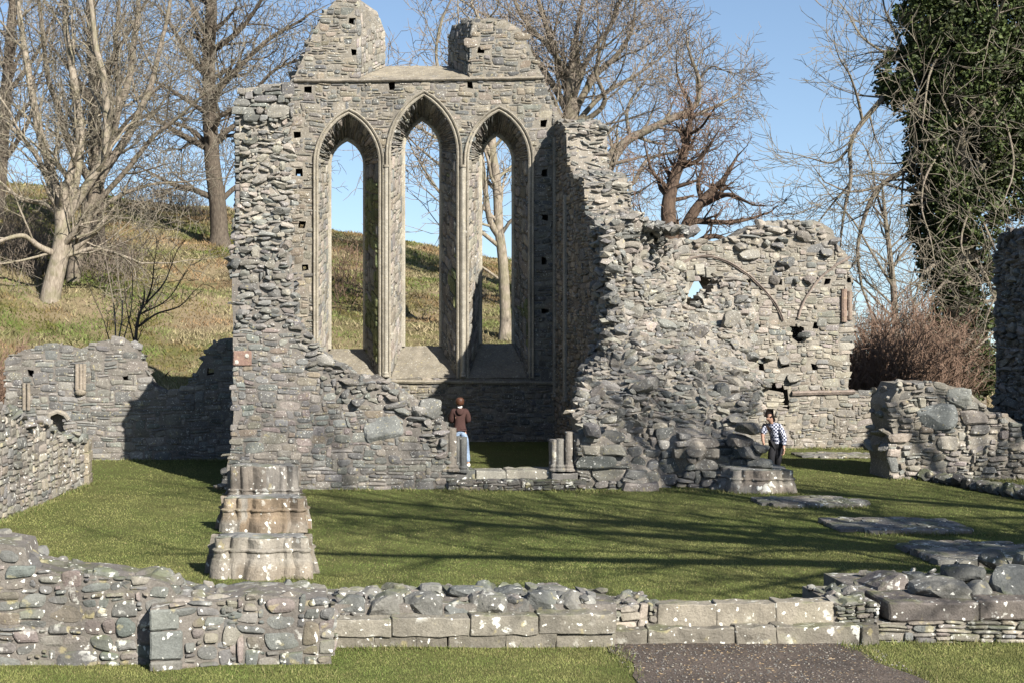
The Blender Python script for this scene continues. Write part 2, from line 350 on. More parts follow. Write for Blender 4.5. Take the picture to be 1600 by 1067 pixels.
def sweep(mb, path, prof, mp, col, jit=0., closed=False, rng=None):
    P = np.array(path, float); d = np.gradient(P, axis=0)
    if closed: d = np.roll(P, -1, 0) - np.roll(P, 1, 0)
    d /= np.linalg.norm(d, axis=1, keepdims=True) + 1e-9; Nn = np.stack([-d[:, 1], d[:, 0]], 1)
    m = len(prof); n = len(P); U = []; D = []
    for a, b in prof: U.append(P + Nn * a); D.append(np.full(n, b))
    U = np.array(U).transpose(1, 0, 2).reshape(-1, 2); D = np.array(D).T.ravel()
    if jit: D = D + jit * vn(U * 6, 3); U = U + jit * .5 * np.stack([vn(U * 5, 4), vn(U * 5, 5)], 1)
    V = mp(U[:, 0], U[:, 1], D); k = n if closed else n - 1
    q = np.array([(i * m + j, i * m + j + 1, ((i + 1) % n) * m + j + 1, ((i + 1) % n) * m + j) for i in range(k) for j in range(m - 1)])
    C = np.tile(np.array(col), (len(V), 1))
    if rng is not None:
        L = np.concatenate([[0], np.cumsum(np.linalg.norm(np.diff(P, axis=0), axis=1))]); seg = (L / .42).astype(int); sh = rng.uniform(.8, 1.12, seg.max() + 1)[seg]
        C = C * np.repeat(sh, m)[:, None]
    mb.add(V, q, C)
def dense(path, step):
    out = []
    for a, b in zip(path[:-1], path[1:]):
        a = np.array(a); b = np.array(b); k = max(1, int(np.linalg.norm(b - a) / step)); out += [tuple(a + (b - a) * t / k) for t in range(k)]
    return out + [tuple(path[-1])]
def rect(u0, u1, v0, v1): return [(u0, v0), (u1, v0), (u1, v1), (u0, v1)]
def hole_px(cx, cy, s, Y, sz=None):
    a, b = px(cx - s, cy + s, Y); c, d = px(cx + s, cy - s, Y); J = RN(int(cx * 7 + cy)).uniform(-.028, .028, (4, 2)); return [(x + j[0], z + j[1]) for (x, z), j in zip(rect(a, c, b, d), J)]
def recess(mb, h, Yf, dep, col, back=True):
    V = [(x, Yf, z) for x, z in h] + [(x, Yf + dep, z) for x, z in h]
    q = [(0, 1, 5, 4), (1, 2, 6, 5), (2, 3, 7, 6), (3, 0, 4, 7)]
    if back: q.append((4, 5, 6, 7))
    mb.add(V, np.array(q), col)
RN = lambda s: np.random.default_rng(s)
exec_parts = []
# ------------------------------------------------------------------ ground
def sst(a, b, x): t = np.clip((x - a) / (b - a), 0, 1); return t * t * (3 - 2 * t)
def gz(X, Y):
    X = np.asarray(X, float); Y = np.asarray(Y, float)
    zc = 4.1 + (np.interp(X * 80 / 95, [-60, -16, -10, -6.5, -2.2, 3.5, 9.3, 16.8, 33, 90], [12, 10.1, 9.4, 8.9, 8.4, 7.35, 6.4, 4.6, 2.0, 2.0]) - 4.1) * 95 / 80
    y0 = np.interp(X, [-14, -10, 0, 8, 14], [40, 48, 49, 49, 46]); t = np.clip((Y - y0) / (95 - y0), 0, 1)
    z = zc * (.75 * t + .25 * (1 - (1 - t) ** 2)) * sst(y0 - .5, y0 + 3, Y) - .03 * np.clip(Y - 95, 0, 400)
    q = np.stack([X.ravel(), Y.ravel()], 1)
    z = z + (vn(q * .25, 3) * .35 + vn(q * .9, 4) * .09).reshape(X.shape) * sst(y0, y0 + 8, Y)
    z = z - (4 + .025 * np.clip(Y - 60, 0, 700)) * sst(.24, .33, X / np.maximum(Y, 1)) * sst(44, 75, Y)
    return z + 2.4 * sst(13, 1, Y) + .012 * vn(q * .6, 8).reshape(X.shape)
def axis_pts(a, b, fine0, fine1, sf, sc):
    return np.unique(np.concatenate([np.arange(a, fine0, sc), np.arange(fine0, fine1, sf), np.arange(fine1, b + sc, sc)]))
gx = axis_pts(-400, 500, -20, 44, .5, 10); gy = axis_pts(-60, 700, -2, 112, .5, 10)
GX, GY = np.meshgrid(gx, gy); GZ = gz(GX, GY)
hillm = sst(-.6, 2, GY - np.interp(GX, [-9, -7, 0, 8], [36, 36.5, 39.5, 41.5])); hillm = np.maximum(hillm, 0)
g = MB(); nx = len(gx); ny = len(gy)
g.add(np.stack([GX, GY, GZ], 2).reshape(-1, 3), np.array([(j * nx + i, j * nx + i + 1, (j + 1) * nx + i + 1, (j + 1) * nx + i) for j in range(ny - 1) for i in range(nx - 1)]),
      np.repeat(hillm.ravel()[:, None], 3, 1))
go = g.build('ground', M_ground, smooth=True); go['kind'] = 'structure'
# gravel path
rng = RN(1); g = MB(); ys = np.linspace(2, 16.5, 60)
xl = 3.82 + .10 * vn(np.stack([ys * 2, ys * 0], 1), 1) + .05 * vn(np.stack([ys * 7, ys * 0], 1), 2); xr = np.interp(ys, [2, 14.8, 16.15], [6.9, 6.85, 6.5]) + .12 * vn(np.stack([ys * 2, ys * 0 + 9], 1), 1)
T = np.linspace(0, 1, 14); PX = xl[:, None] * (1 - T) + xr[:, None] * T; PY = np.repeat(ys[:, None], 14, 1)
g.add(np.stack([PX, PY, gz(PX, PY) + .012], 2).reshape(-1, 3), np.array([(j * 14 + i, j * 14 + i + 1, (j + 1) * 14 + i + 1, (j + 1) * 14 + i) for j in range(59) for i in range(13)]), (.5, .5, .5))
po = g.build('gravel_path', M_path); po['kind'] = 'structure'
# lawn blades
def blades(name, X, Y, hgt, wid, col, mat, lean, label, rng):
    n = len(X); Z = gz(X, Y); a = rng.uniform(0, 6.283, n); l = rng.normal(0, 1, (n, 2)) * lean * hgt[:, None]
    dx, dy = np.cos(a) * wid, np.sin(a) * wid
    V = np.stack([np.stack([X - dx, Y - dy, Z - .01], 1), np.stack([X + dx, Y + dy, Z - .01], 1), np.stack([X + l[:, 0], Y + l[:, 1], Z + hgt], 1)], 1)
    m = MB(); m.add(V.reshape(-1, 3), np.arange(3 * n).reshape(-1, 3), np.repeat(col, 3, 0)); o = m.build(name, mat); return tag(o, label, None, None, 'stuff')
rng = RN(2); n = 520000
q = 690 + (1100 - 690) * rng.random(n) ** .85; p = rng.uniform(-40, 1640, n); Y = H * F / (q - 450) * rng.uniform(.99, 1.01, n); X = (p - VX) * Y / F
xlb = np.interp(Y, ys, xl); xrb = np.interp(Y, ys, xr); ok = ~((X > xlb + rng.normal(0, .06, n)) & (X < xrb + rng.normal(0, .08, n)) & (Y < 16.55)); X = X[ok]; Y = Y[ok]; n = len(X)
pat = fbm(np.stack([X * .5, Y * .5], 1), 21) * .5 + fbm(np.stack([X * 3, Y * 3], 1), 25) * .35
k = np.clip(.5 + pat + rng.normal(0, .15, n), 0, 1)[:, None]
col = np.array([.098, .138, .034]) * (1 - k) + np.array([.168, .174, .062]) * k; dry = rng.random(n) < .05; col[dry] = (.26, .22, .11)
blades('lawn_grass', X, Y, (.009 + .013 * rng.random(n)) * (1 + .25 * pat), .00034 * Y * rng.uniform(.6, 1.3, n), col * rng.uniform(.9, 1.12, (n, 1)), M_grass, .55, 'short mown green grass of the lawn between the ruined walls', rng)
rng = RN(33); SEG = [((-4, 15.42), (-1.33, 15.42), .06), ((-1.38, 15.14), (.7, 15.14), .05), ((.65, 16.12), (3.8, 16.12), .05), ((6.6, 16.38), (9.5, 16.38), .06), ((-4, 16.4), (3.7, 17.45), .07), ((-1.1, 19.98), (.6, 19.98), .05), ((-1.1, 28.85), (6.3, 28.75), .09), ((6.3, 28.6), (9.3, 28.65), .09), ((9, 28.35), (10.5, 28.35), .06), ((-6.6, 33.8), (-.9, 33.8), .1), ((-5.75, 20), (-3.85, 29.8), .07), ((13.2, 30.35), (16.5, 30.35), .09), ((11.5, 36.3), (15.5, 36.3), .08), ((9.6, 23.6), (12.4, 23.6), .05), ((9.2, 26.5), (11, 26.5), .05), ((3.8, 14.8), (3.85, 16.4), .06), ((6.85, 14.8), (6.5, 16.4), .06)]
XX, YY, WW = [], [], []
for (a, b), (c, d), w in SEG:
    k = int(math.hypot(c - a, d - b) * 260); t = rng.random(k); cl = vn(np.stack([t * math.hypot(c - a, d - b) * 2.2, t * 0 + a], 1), 3); ok = cl + rng.normal(0, .35, k) > -.1; t = t[ok]; XX.append(a + (c - a) * t + rng.normal(0, w, len(t))); YY.append(b + (d - b) * t + rng.normal(0, w, len(t)))
X = np.concatenate(XX); Y = np.concatenate(YY); n = len(X); k = rng.random(n)[:, None]
blades('wall_foot_grass', X, Y, .03 + .06 * rng.random(n) ** 1.5, .0004 * Y * rng.uniform(.6, 1.2, n), np.array([.075, .11, .025]) * (1 - k) + np.array([.19, .17, .08]) * k, M_grass, .6, 'longer ragged grass tufts against the feet of the walls and path edges', rng)
rng = RN(3); n = 260000
Y = 36.8 + 62 * rng.random(n) ** 1.0; X = rng.uniform(-.205, .55, n) * Y; y0 = np.interp(X, [-9, -7, 0, 8], [36.6, 37.1, 40, 42]); ok = Y > y0; X = X[ok]; Y = Y[ok]; n = len(X)
pat = fbm(np.stack([X * .35, Y * .35], 1), 31); pat2 = fbm(np.stack([X * 1.3, Y * 1.3], 1), 35)
k = np.clip(.45 + pat * .8 + pat2 * .35 + rng.normal(0, .15, n) - .3 * (sst(56, 40, Y)), 0, 1)[:, None]
col = np.array([.10, .13, .036]) * (1 - k) + np.array([.24, .20, .12]) * k
br = (fbm(np.stack([X * .5 + 9, Y * .5], 1), 41) > .15)[:, None]; col = np.where(br, col * np.array([.85, .7, .65]), col)
blades('hillside_grass', X, Y, (.07 + .2 * rng.random(n) * np.clip(.5 + pat2, .2, 1.3)), .0005 * Y * rng.uniform(.5, 1.3, n), col * rng.uniform(.7, 1.25, (n, 1)), M_straw, .7, 'rough straw coloured and green grass on the hillside behind the ruins', rng)
# dead twigs littering the path
rng = RN(4); m = MB()
for _ in range(230):
    x, y = rng.uniform(3.9, 6.6), rng.uniform(14.6, 16.35); a = rng.normal(0, .5); l = rng.uniform(.004, .028) * (3 if rng.random() < .05 else 1)
    c = np.array([.25, .19, .12]) * rng.uniform(.4, 1.3); boxm(m, x, x + l * math.cos(a) + .004, y, y + .003 + l * abs(math.sin(a)) * .12, .016, .024, c)
rg = RN(44); P = [(rg.uniform(3.75, 6.8), y_, .02) for y_ in 14.4 + 2.1 * rg.random(1500)]; scatter_rocks(m, P, .009, rg, 'dark', 1, .7)
tag(m.build('twig_litter', M_straw), 'small stones, dead twigs and leaf scraps lying on the gravel path', None, None, 'stuff')

# ------------------------------------------------------------------ east gable with three lancets
YG, YB = 38.0, 39.25
def mpquad(A, B, C, D, flip=1):
    """A->B is u (metres), A->C is v; returns map and the size"""
    A, B, C, D = [np.array(p, float) for p in (A, B, C, D)]; Lu = (np.linalg.norm(B - A) + np.linalg.norm(D - C)) / 2; Lv = (np.linalg.norm(C - A) + np.linalg.norm(D - B)) / 2
    nn = np.cross(B - A, C - A); nn /= np.linalg.norm(nn); nn *= flip
    def f(u, v, d):
        a = (u / Lu)[:, None]; b = (v / Lv)[:, None]; return (A * (1 - a) + B * a) * (1 - b) + (C * (1 - a) + D * a) * b + d[:, None] * nn
    return f, Lu, Lv
def mquad(mb, A, B, C, D, flip, rng, core=True, **k):
    f, Lu, Lv = mpquad(A, B, C, D, flip)
    if core:
        g = f(np.array([0, Lu, Lu, 0.]), np.array([0, 0, Lv, Lv]), np.full(4, -.02)); mb.add(g, np.array([(0, 1, 2, 3)]), MORT[k.get('pal', 'warm')])
    masonry(mb, f, rect(0, Lu, 0, Lv), rng=rng, **k)
gable = thing('gable_wall', 'tall roofless gable wall of grey-buff rubble pierced by three pointed lancet windows', 'ruined wall', (7, YG, 0))
fr = [(452, 720), (452, 165), (455, 135), (461, 118), (475, 88), (490, 50), (505, 22), (528, -3), (545, -12), (556, 0), (557, 60), (557, 125), (737, 122), (737, 60), (741, 34), (765, 28), (790, 32), (812, 45), (830, 80), (848, 120), (858, 150), (878, 185), (905, 200), (905, 720)]
front = pl(fr, YG); back = list(front)
for i, pb in ((9, (588, 18)), (10, (601, 48)), (11, (602, 104)), (12, (701, 104)), (13, (701, 62)), (14, (706, 40)), (15, (765, 36))): back[i] = px(*pb, YB)
LN = [dict(f=(497, 592, 590, 255, 178), b=(514, 571, 545, 258, 218)), dict(f=(610, 714, 590, 240, 150), b=(629, 690, 541, 235, 186)), dict(f=(732, 826, 590, 250, 174), b=(749, 803, 537, 252, 210))]
def archpx(t, Y, n=9):
    xl, zb = px(t[0], t[2], Y); xr, zs = px(t[1], t[3], Y); za = px(0, t[4], Y)[1]; return arch(xl, xr, zb, zs, za, n)
for L in LN:
    L['F'] = archpx(L['f'], YG); L['B'] = archpx(L['b'], YB); k = min(len(L['F']), len(L['B']))
    def resamp(P, n):
        P = np.array(P); s = np.concatenate([[0], np.cumsum(np.linalg.norm(np.diff(P, axis=0), axis=1))]); return P, s
    # same number of points: rebuild the jambs with equal counts
    def eq(t, Y):
        xl, zb = px(t[0], t[2], Y); xr, zs = px(t[1], t[3], Y); za = px(0, t[4], Y)[1]; A = arch(xl, xr, zs - .001, zs, za, 9, 9)[1:-1]
        J = [(xl, zb + (zs - zb) * i / 10) for i in range(10)]; return J + A + [(xr + 0 * xl, z) for _, z in J[::-1]]
    L['F'] = eq(L['f'], YG); L['B'] = eq(L['b'], YB)
    L['O'] = eq((L['f'][0] - 8, L['f'][1] + 8, L['f'][2], L['f'][3], L['f'][4] - 11), YG)      # outside of the hood, for leaving stones out
PUT = [((612, 135), 0), ((733, 133), 0), ((480, 141), 0), ((463, 210), 0), ((467, 270), 1), ((471, 352), 1), ((477, 418), 1), ((848, 194), 0), ((850, 270), 1), ((850, 340), 0), ((849, 408), 1), ((851, 485), 1), ((553, 82), 0), ((549, 33), 0), ((751, 80), 0)]
ph = [hole_px(a + 1, b, 5, YG) for (a, b), t in PUT]; rng = RN(11); m = MB()
bh = [[(x + (.06 if i in (0, 3) else -.04), z + (.05 if i < 2 else -.04)) for i, (x, z) in enumerate(h)] for h, (_, t) in zip(ph, PUT) if t]
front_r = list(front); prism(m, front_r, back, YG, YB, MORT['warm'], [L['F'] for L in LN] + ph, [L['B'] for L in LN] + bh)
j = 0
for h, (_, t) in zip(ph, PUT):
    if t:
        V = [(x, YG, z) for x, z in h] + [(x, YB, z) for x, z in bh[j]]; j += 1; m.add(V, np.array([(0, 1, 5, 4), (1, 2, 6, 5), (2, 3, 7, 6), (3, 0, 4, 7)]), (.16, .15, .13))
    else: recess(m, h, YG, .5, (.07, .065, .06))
def gcol(c, C):   # a few darker greenish large stones, buff near the openings
    t = (vn(c * .8, 77) * .5 + .5)[:, None]; return C * (1 - .18 * t) 
masonry(m, planeY(YG), front, [L['O'] for L in LN] + ph, cw=.1, ch=.07, sizes=SZ_RUB, prot=.026, pv=.8, pal='warm', rng=rng, warp=.06, colf=gcol, gap=.022, sink=.03)
# broken top edges
caps(m, [px(461, 118, YG), px(475, 88, YG), px(490, 50, YG), px(505, 22, YG), px(528, -3, YG), px(545, -12, YG), px(558, 0, YG)], YG + .1, YB - .1, .28, rng, 'grey', over=.25)
caps(m, [px(738, 38, YG), px(765, 30, YG), px(790, 32, YG), px(812, 45, YG), px(830, 80, YG), px(848, 120, YG), px(860, 150, YG), px(878, 185, YG), px(905, 200, YG)], YG + .1, YB - .1, .27, rng, 'grey', over=.3)
m.build('masonry', M_wall, gable)
# upper window opening whose head has fallen: splayed sides and sloping sill
up = MB(); P3 = lambda p, Y: np.array([p[0], Y, p[1]])
def q3(i, j_): return P3(front[i], YG), P3(front[j_], YG), P3(back[i], YB), P3(back[j_], YB)
for i in (9, 10): A, B, C, D = q3(i, i + 1); mquad(up, A, B, C, D, 1, RN(60 + i), cw=.09, ch=.12, sizes=SZ_RUB, pal='pale', prot=.035, warp=.02)
for i in (12, 13): A, B, C, D = q3(i, i + 1); mquad(up, A, B, C, D, 1, RN(60 + i), cw=.08, ch=.12, sizes=SZ_RUB, pal='grey', prot=.05, warp=.02)
A, B, C, D = q3(14, 15); scatter_rocks(up, [A * .5 + C * .5 + (rng.uniform(0, .3), rng.uniform(-.4, .4), rng.uniform(-.1, .12)) for _ in range(9)], .14, RN(5), 'dark')
uo = up.build('window_opening', M_wall, gable)
s = MB(); A, B, C, D = q3(11, 12); Z = np.array([0, 0, .015]); V = [A + Z, B + Z, D + Z, C + Z]
f_, Lu, Lv = mpquad(A + Z, B + Z, C + Z, D + Z, 1)
uu, vv = np.meshgrid(np.linspace(0, Lu, 40), np.linspace(0, Lv, 10)); dd = .02 * fbm(np.stack([uu.ravel() * 3, vv.ravel() * 3], 1), 4)
s.add(f_(uu.ravel(), vv.ravel(), dd), np.array([(j * 40 + i, j * 40 + i + 1, (j + 1) * 40 + i + 1, (j + 1) * 40 + i) for j in range(9) for i in range(39)]), (.36, .315, .24))
s.build('window_sill', M_ash, uo)
s = MB(); sweep(s, dense([px(459, 126, YG), px(560, 125.5, YG), px(740, 123, YG), px(849, 121, YG)], .1), [(-.07, -.02), (-.065, .075), (-.03, .11), (.0, .10), (.035, .03), (.045, -.02)], planeY(YG), (.33, .29, .23), .012, rng=RN(3))
s.build('string_course', M_ash, gable)
s = MB(); sweep(s, dense([px(512, 594, YG), px(905, 598, YG)], .15), [(-.06, -.02), (-.05, .07), (-.0, .1), (.04, .08), (.05, -.02)], planeY(YG), (.34, .30, .23), .01, rng=RN(4))
s.build('sill_course', M_ash, gable)
lab = ['leftmost lancet opening with mossy green reveal', 'tallest middle lancet opening', 'right-hand lancet opening half in shadow']
for k, L in enumerate(LN):
    Fp = np.array(L['F']); Bp = np.array(L['B']); seg = np.concatenate([[0], np.cumsum(np.linalg.norm(np.diff((Fp + Bp) / 2, axis=0), axis=1))]); dep = YB - YG - .06
    d = np.gradient((Fp + Bp) / 2, axis=0); d /= np.linalg.norm(d, axis=1, keepdims=True); Nn = np.stack([d[:, 1], -d[:, 0]], 1)
    def mp(u, v, dd, Fp=Fp, Bp=Bp, seg=seg, Nn=Nn, dep=dep):
        t = v / dep; fx = [np.interp(u, seg, Fp[:, i]) for i in (0, 1)]; bx = [np.interp(u, seg, Bp[:, i]) for i in (0, 1)]; nn = [np.interp(u, seg, Nn[:, i]) for i in (0, 1)]
        return np.stack([fx[0] * (1 - t) + bx[0] * t + nn[0] * dd, YG + (YB - YG) * t, fx[1] * (1 - t) + bx[1] * t + nn[1] * dd], 1)
    w = MB(); n = len(Fp); V = np.array([(a, YG, b) for a, b in Fp] + [(a, YB, b) for a, b in Bp]); w.add(V, np.array([(i, i + 1, n + i + 1, n + i) for i in range(n - 1)]), (.2, .185, .155))
    zs = seg[10]; ze = seg[-11]
    mossy = lambda c, C, k=k: np.where(((c[:, 0] > ze) & (vn(c * 1.5, 9) > (.0 if k == 0 else .75)))[:, None], C * np.array([.8, .92, .5]), C)
    masonry(w, mp, rect(.02, seg[10], 0.02, dep), cw=.085, ch=.13, sizes=SZ_RUB, prot=.03, pal='pale', rng=RN(100 + k), warp=0, gap=.015, n=4)
    masonry(w, mp, rect(seg[10], seg[-11], 0.02, dep), cw=.055, ch=.2, sizes=[(1, 1, 5), (1, 2, 10), (2, 2, 5), (1, 3, 6), (2, 3, 3)], prot=.05, pv=.9, pal='core', rng=RN(110 + k), warp=0, gap=.012, n=3)
    masonry(w, mp, rect(seg[-11], seg[-1] - .02, 0.02, dep), cw=.10, ch=.15, sizes=SZ_RUB, prot=.05, pal='grey', rng=RN(120 + k), warp=0, gap=.02, n=4, colf=mossy)
    wo = w.build('lancet_window', M_jamb if k == 0 else M_wall, gable); wo['label'] = lab[k]
    c = (.42, .375, .295)
    h = MB(); sweep(h, L['F'], [(-.015, -.05), (-.01, .03), (.02, .055), (.045, .05), (.055, .02), (.07, .02), (.085, .075), (.115, .095), (.135, .07), (.14, -.02)], planeY(YG), c, .006, rng=RN(7 + k)); h.build('arch_moulding', M_ash, wo)
    h = MB(); sweep(h, L['B'], [(.08, .05), (-.03, .06), (-.065, .03), (-.07, -.08), (-.06, -.12), (.05, -.12)], planeY(YB - .09), (.50, .455, .36), .004, rng=RN(17 + k)); h.build('window_frame', M_ash, wo)
    h = MB(); A = np.array([Fp[0][0], YG - .03, Fp[0][1]]); B = np.array([Fp[-1][0], YG - .03, Fp[-1][1]]); C = np.array([Bp[0][0], YB, Bp[0][1]]); D = np.array([Bp[-1][0], YB, Bp[-1][1]])
    f_, Lu, Lv = mpquad(A, B, C, D, 1); uu, vv = np.meshgrid(np.linspace(0, Lu, 22), np.linspace(0, Lv, 12)); dd = .03 * fbm(np.stack([uu.ravel() * 3, vv.ravel() * 3 + k * 5], 1), 4)
    h.add(f_(uu.ravel(), vv.ravel(), dd), np.array([(j * 22 + i, j * 22 + i + 1, (j + 1) * 22 + i + 1, (j + 1) * 22 + i) for j in range(11) for i in range(21)]), (.30, .265, .205)); h.build('window_sill', M_ash, wo)
def shaft(mb, x, y, z0, z1, r, col, n=10, rng=None, base=True):
    zz = [z0, z0 + .03, z0 + .06, z0 + .1, z0 + .14] if base else [z0]; rr = [r * 1.7, r * 1.75, r * 1.35, r * 1.45, r] if base else [r]
    k = max(1, int((z1 - zz[-1]) / .3)); zz = zz + [zz[-1] + (z1 - zz[-1]) * (i + 1) / k for i in range(k)]; rr = rr + [r] * k
    V = [(x + q * math.cos(6.2832 * i / n), y + q * math.sin(6.2832 * i / n), z) for z, q in zip(zz, rr) for i in range(n)] + [(x, y, zz[-1])]
    V = np.array(V); V = V + .006 * np.stack([vn(V * 6, 1), vn(V * 6, 2), 0 * V[:, 0]], 1)
    mb.add(V, np.array([(j * n + i, j * n + (i + 1) % n, (j + 1) * n + (i + 1) % n, (j + 1) * n + i) for j in range(len(zz) - 1) for i in range(n)]), col)
    mb.v[-1]; t = (len(zz) - 1) * n; mb.f[3].append(np.array([(t + i, t + (i + 1) % n, len(V) - 1) for i in range(n)]) + mb.n - len(V))
for xx in (603, 723):
    h = MB(); x, z0 = px(xx, 588, YG); _, z1 = px(xx, 262, YG); shaft(h, x, YG - .07, z0, z1, .055, (.46, .42, .34)); shaft(h, x, YG - .07, z1, z1 + .06, .085, (.42, .37, .29), base=False); h.build('shaft', M_ash, gable)

# ------------------------------------------------------------------ north wall stub beside the gable
rng = RN(12); nw = thing('wall_stub', 'tall narrow broken wall end of projecting rubble left of the gable', 'ruined wall', (-.3, 33, 0))
YN = 32.9; pts = ragged(pl([(368, 790), (367, 340), (371, 320), (373, 250), (371, 200), (375, 140), (395, 134), (425, 133), (452, 134), (455, 180), (453, 300), (455, 400), (455, 790)], YN), .2, .07, 3)
m = MB(); prism(m, pts, pts, YN + .12, YG + .1, MORT['core'])
zt = lambda z: z
masonry(m, planeY(YN + .1), pts, cw=.075, ch=.052, sizes=SZ_RUB, prot=.06, pv=1, pal='core', rng=rng, style='rock', n=5, warp=.1, rkd=.38)
top = px(0, 190, YN)[1]; masonry(m, planeY(YN), [p for p in pts], cw=.1, ch=.09, sizes=SZ_RUB, prot=.03, pal='grey', rng=rng, warp=.05, keep=lambda c: c[:, 1] > top, n=4)
caps(m, [px(374, 142, YN), px(395, 135, YN), px(425, 134, YN), px(453, 135, YN)], YN + .15, YG - .2, .35, rng, 'grey', over=.3)
ff = planeX(pts[0][0] - .02, -1); masonry(m, ff, [(YN, 0), (YG, 0), (YG, 8.5), (YN, 8.5)], cw=.14, ch=.08, prot=.05, pal='grey', rng=rng, n=3)
m.build('masonry', M_wall, nw)

# ------------------------------------------------------------------ lower crossing wall (left)
YF = 29.0; rng = RN(13); cw_ = thing('crossing_wall', 'broken grey wall sloping down to the right below the lancets, with one reddish block', 'ruined wall', (1.2, YF, 0))
tl = [(363, 402), (372, 393), (385, 388), (440, 391), (453, 400), (458, 430), (458, 490), (472, 512), (490, 538), (505, 552), (540, 574), (562, 588), (600, 592), (640, 620), (680, 646), (700, 662), (703, 680)]
pts = ragged(pl([(349, 775), (350, 742), (363, 700), (364, 560)] + tl + [(706, 735), (712, 775)], YF), .15, .045, 8)
m = MB(); prism(m, pts, pts, YF, YF + 1.3, MORT['grey'])
tX = np.array([px(a, b, YF)[0] for a, b in tl]); tZ = np.array([px(a, b, YF)[1] for a, b in tl]); zsp = px(0, 512, YF)[1]
depth = lambda c: np.interp(c[:, 0], tX, tZ) - c[:, 1] + .12 * vn(c * 1.3, 4)
isr = lambda c: (c[:, 1] > zsp + .15 * vn(c * 1.2, 5)) | ((depth(c) < .62) & (c[:, 0] > -.1)) 
masonry(m, planeY(YF), pts, cw=.085, ch=.055, sizes=SZ_BIG, prot=.022, sink=.03, pal='mixed', rng=rng, warp=.06, n=5, keep=lambda c: ~isr(c) & (c[:, 1] > .75 + .1 * vn(c, 3)), gap=.018)
masonry(m, planeY(YF - .01), pts, cw=.11, ch=.07, sizes=SZ_RUB, prot=.018, sink=.03, pal='grey', rng=rng, warp=.04, n=4, keep=lambda c: ~isr(c) & (c[:, 1] <= .75 + .1 * vn(c, 3)), gap=.01)
masonry(m, planeY(YF), pts, cw=.078, ch=.056, sizes=SZ_RUB, prot=.06, pv=1, rkd=.4, pal='grey', rng=rng, style='rock', n=5, warp=.06, keep=isr)
caps(m, pl(tl[:5], YF), YF + .1, YF + 3.6, .3, rng, 'grey', over=.4)
caps(m, pl(tl[5:], YF), YF + .1, YF + 1.25, .2, rng, 'grey', 2, over=.3)
# the stub's lower part carries on to the wall behind
boxm(m, px(366, 0, YF)[0] + .05, px(455, 0, YF)[0] - .05, YF + 1, YN + .2, 0, px(0, 400, YF)[1] - .1, MORT['grey'])
m.build('masonry', M_grey, cw_)
h = MB(); h.add(RK3[5] * (.40, .1, .32) + (px(600, 0, YF)[0], YF - .0, px(0, 668, YF)[1]), RF3, (.27, .275, .255)); h.add(RK3[8] * (.24, .1, .2) + (px(673, 0, YF)[0], YF - .0, px(0, 638, YF)[1]), RF3, (.27, .265, .24)); h.build('big_stone', M_grey, cw_)
h = MB(); x0, z0 = px(364, 571, YF); x1, z1 = px(393, 548, YF); block(h, x0, x1, YF - .055, YF + .1, z0, z1, (.32, .21, .165), rng); o = h.build('red_block', M_ash, cw_); o['label'] = 'reddish sandstone block with two pale round patches'
for a, b in ((370, 565), (386, 555)):
    hh = MB(); x, z = px(a, b, YF); V = [(x, YF - .07, z)] + [(x + .04 * math.cos(t * .5236) * (1 + .15 * math.sin(3 * t)), YF - .066, z + .045 * math.sin(t * .5236)) for t in range(12)]; hh.add(V, np.array([(0, 1 + t, 1 + (t + 1) % 12) for t in range(12)]), (.6, .57, .5)); hh.build('lichen_patch', M_ash, o)

# ------------------------------------------------------------------ south wall running back to the gable (seen in shade)
XS = 7.46; rng = RN(14); sw = thing('side_wall', 'stepped rubble wall running back to the gable, its inner face in deep shade', 'ruined wall', (XS + .5, 34, 0))
prof = [(32.7, -.05), (32.7, 5.55), (34.4, 5.9), (34.5, 6.75), (35.4, 6.9), (36.5, 7.1), (36.6, 8.2), (37.3, 8.45), (38.0, 8.5), (38.0, -.05)]
m = MB(); n = len(prof); T = tessellate_polygon([[Vector((a, b, 0)) for a, b in prof]]); XE = 8.5
for X_ in (XS, XE): m.add([(X_, a, b) for a, b in prof], np.array([tuple(t) for t in T]), MORT['grey'])
m.add([(XS, a, b) for a, b in prof] + [(XE, a, b) for a, b in prof], np.array([(i, (i + 1) % n, n + (i + 1) % n, n + i) for i in range(n)]), MORT['core'])
sh = [rect(a, a + .3, b, b + .22) for a, b in ((33, 3.2), (35.2, 3.6), (33.2, 1.6))]
masonry(m, planeX(XS, -1), prof, sh, cw=.12, ch=.075, prot=.04, pal='warm', rng=rng, gap=.02)
for Ya, za, zb, xr_ in ((34.5, 5.6, 6.8, 8.6), (36.6, 6.7, 8.3, XE)):
    p_ = ragged([(XS, za), (xr_, za), (xr_, zb - .1), (XS + .1, zb)], .2, .06, 4); masonry(m, planeY(Ya - .02), p_, cw=.09, ch=.05, sizes=SZ_BED, prot=.1, pv=1, pal='core', rng=rng, style='rock', warp=.06)
for (Y0, z0), (Y1, z1) in zip(prof[1:-2], prof[2:-1]):
    if Y1 - Y0 > .2:
        P = [(rng.uniform(XS + .05, XE), Y0 + (Y1 - Y0) * t, z0 + (z1 - z0) * t - .02) for t in rng.random(int((Y1 - Y0) * 26))]; scatter_rocks(m, P, .16, rng, 'grey', 1, .6)
m.build('masonry', M_wall, sw)
h = MB(); shaft(h, XS - .05, 36.45, 1.2, px(0, 305, 36.45)[1], .07, (.42, .38, .31)); h.build('shaft', M_ash, sw)
h = MB(); shaft(h, XS - .03, 37.9, 1.2, px(0, 215, 37.9)[1], .07, (.36, .33, .27)); h.build('shaft', M_ash, sw)

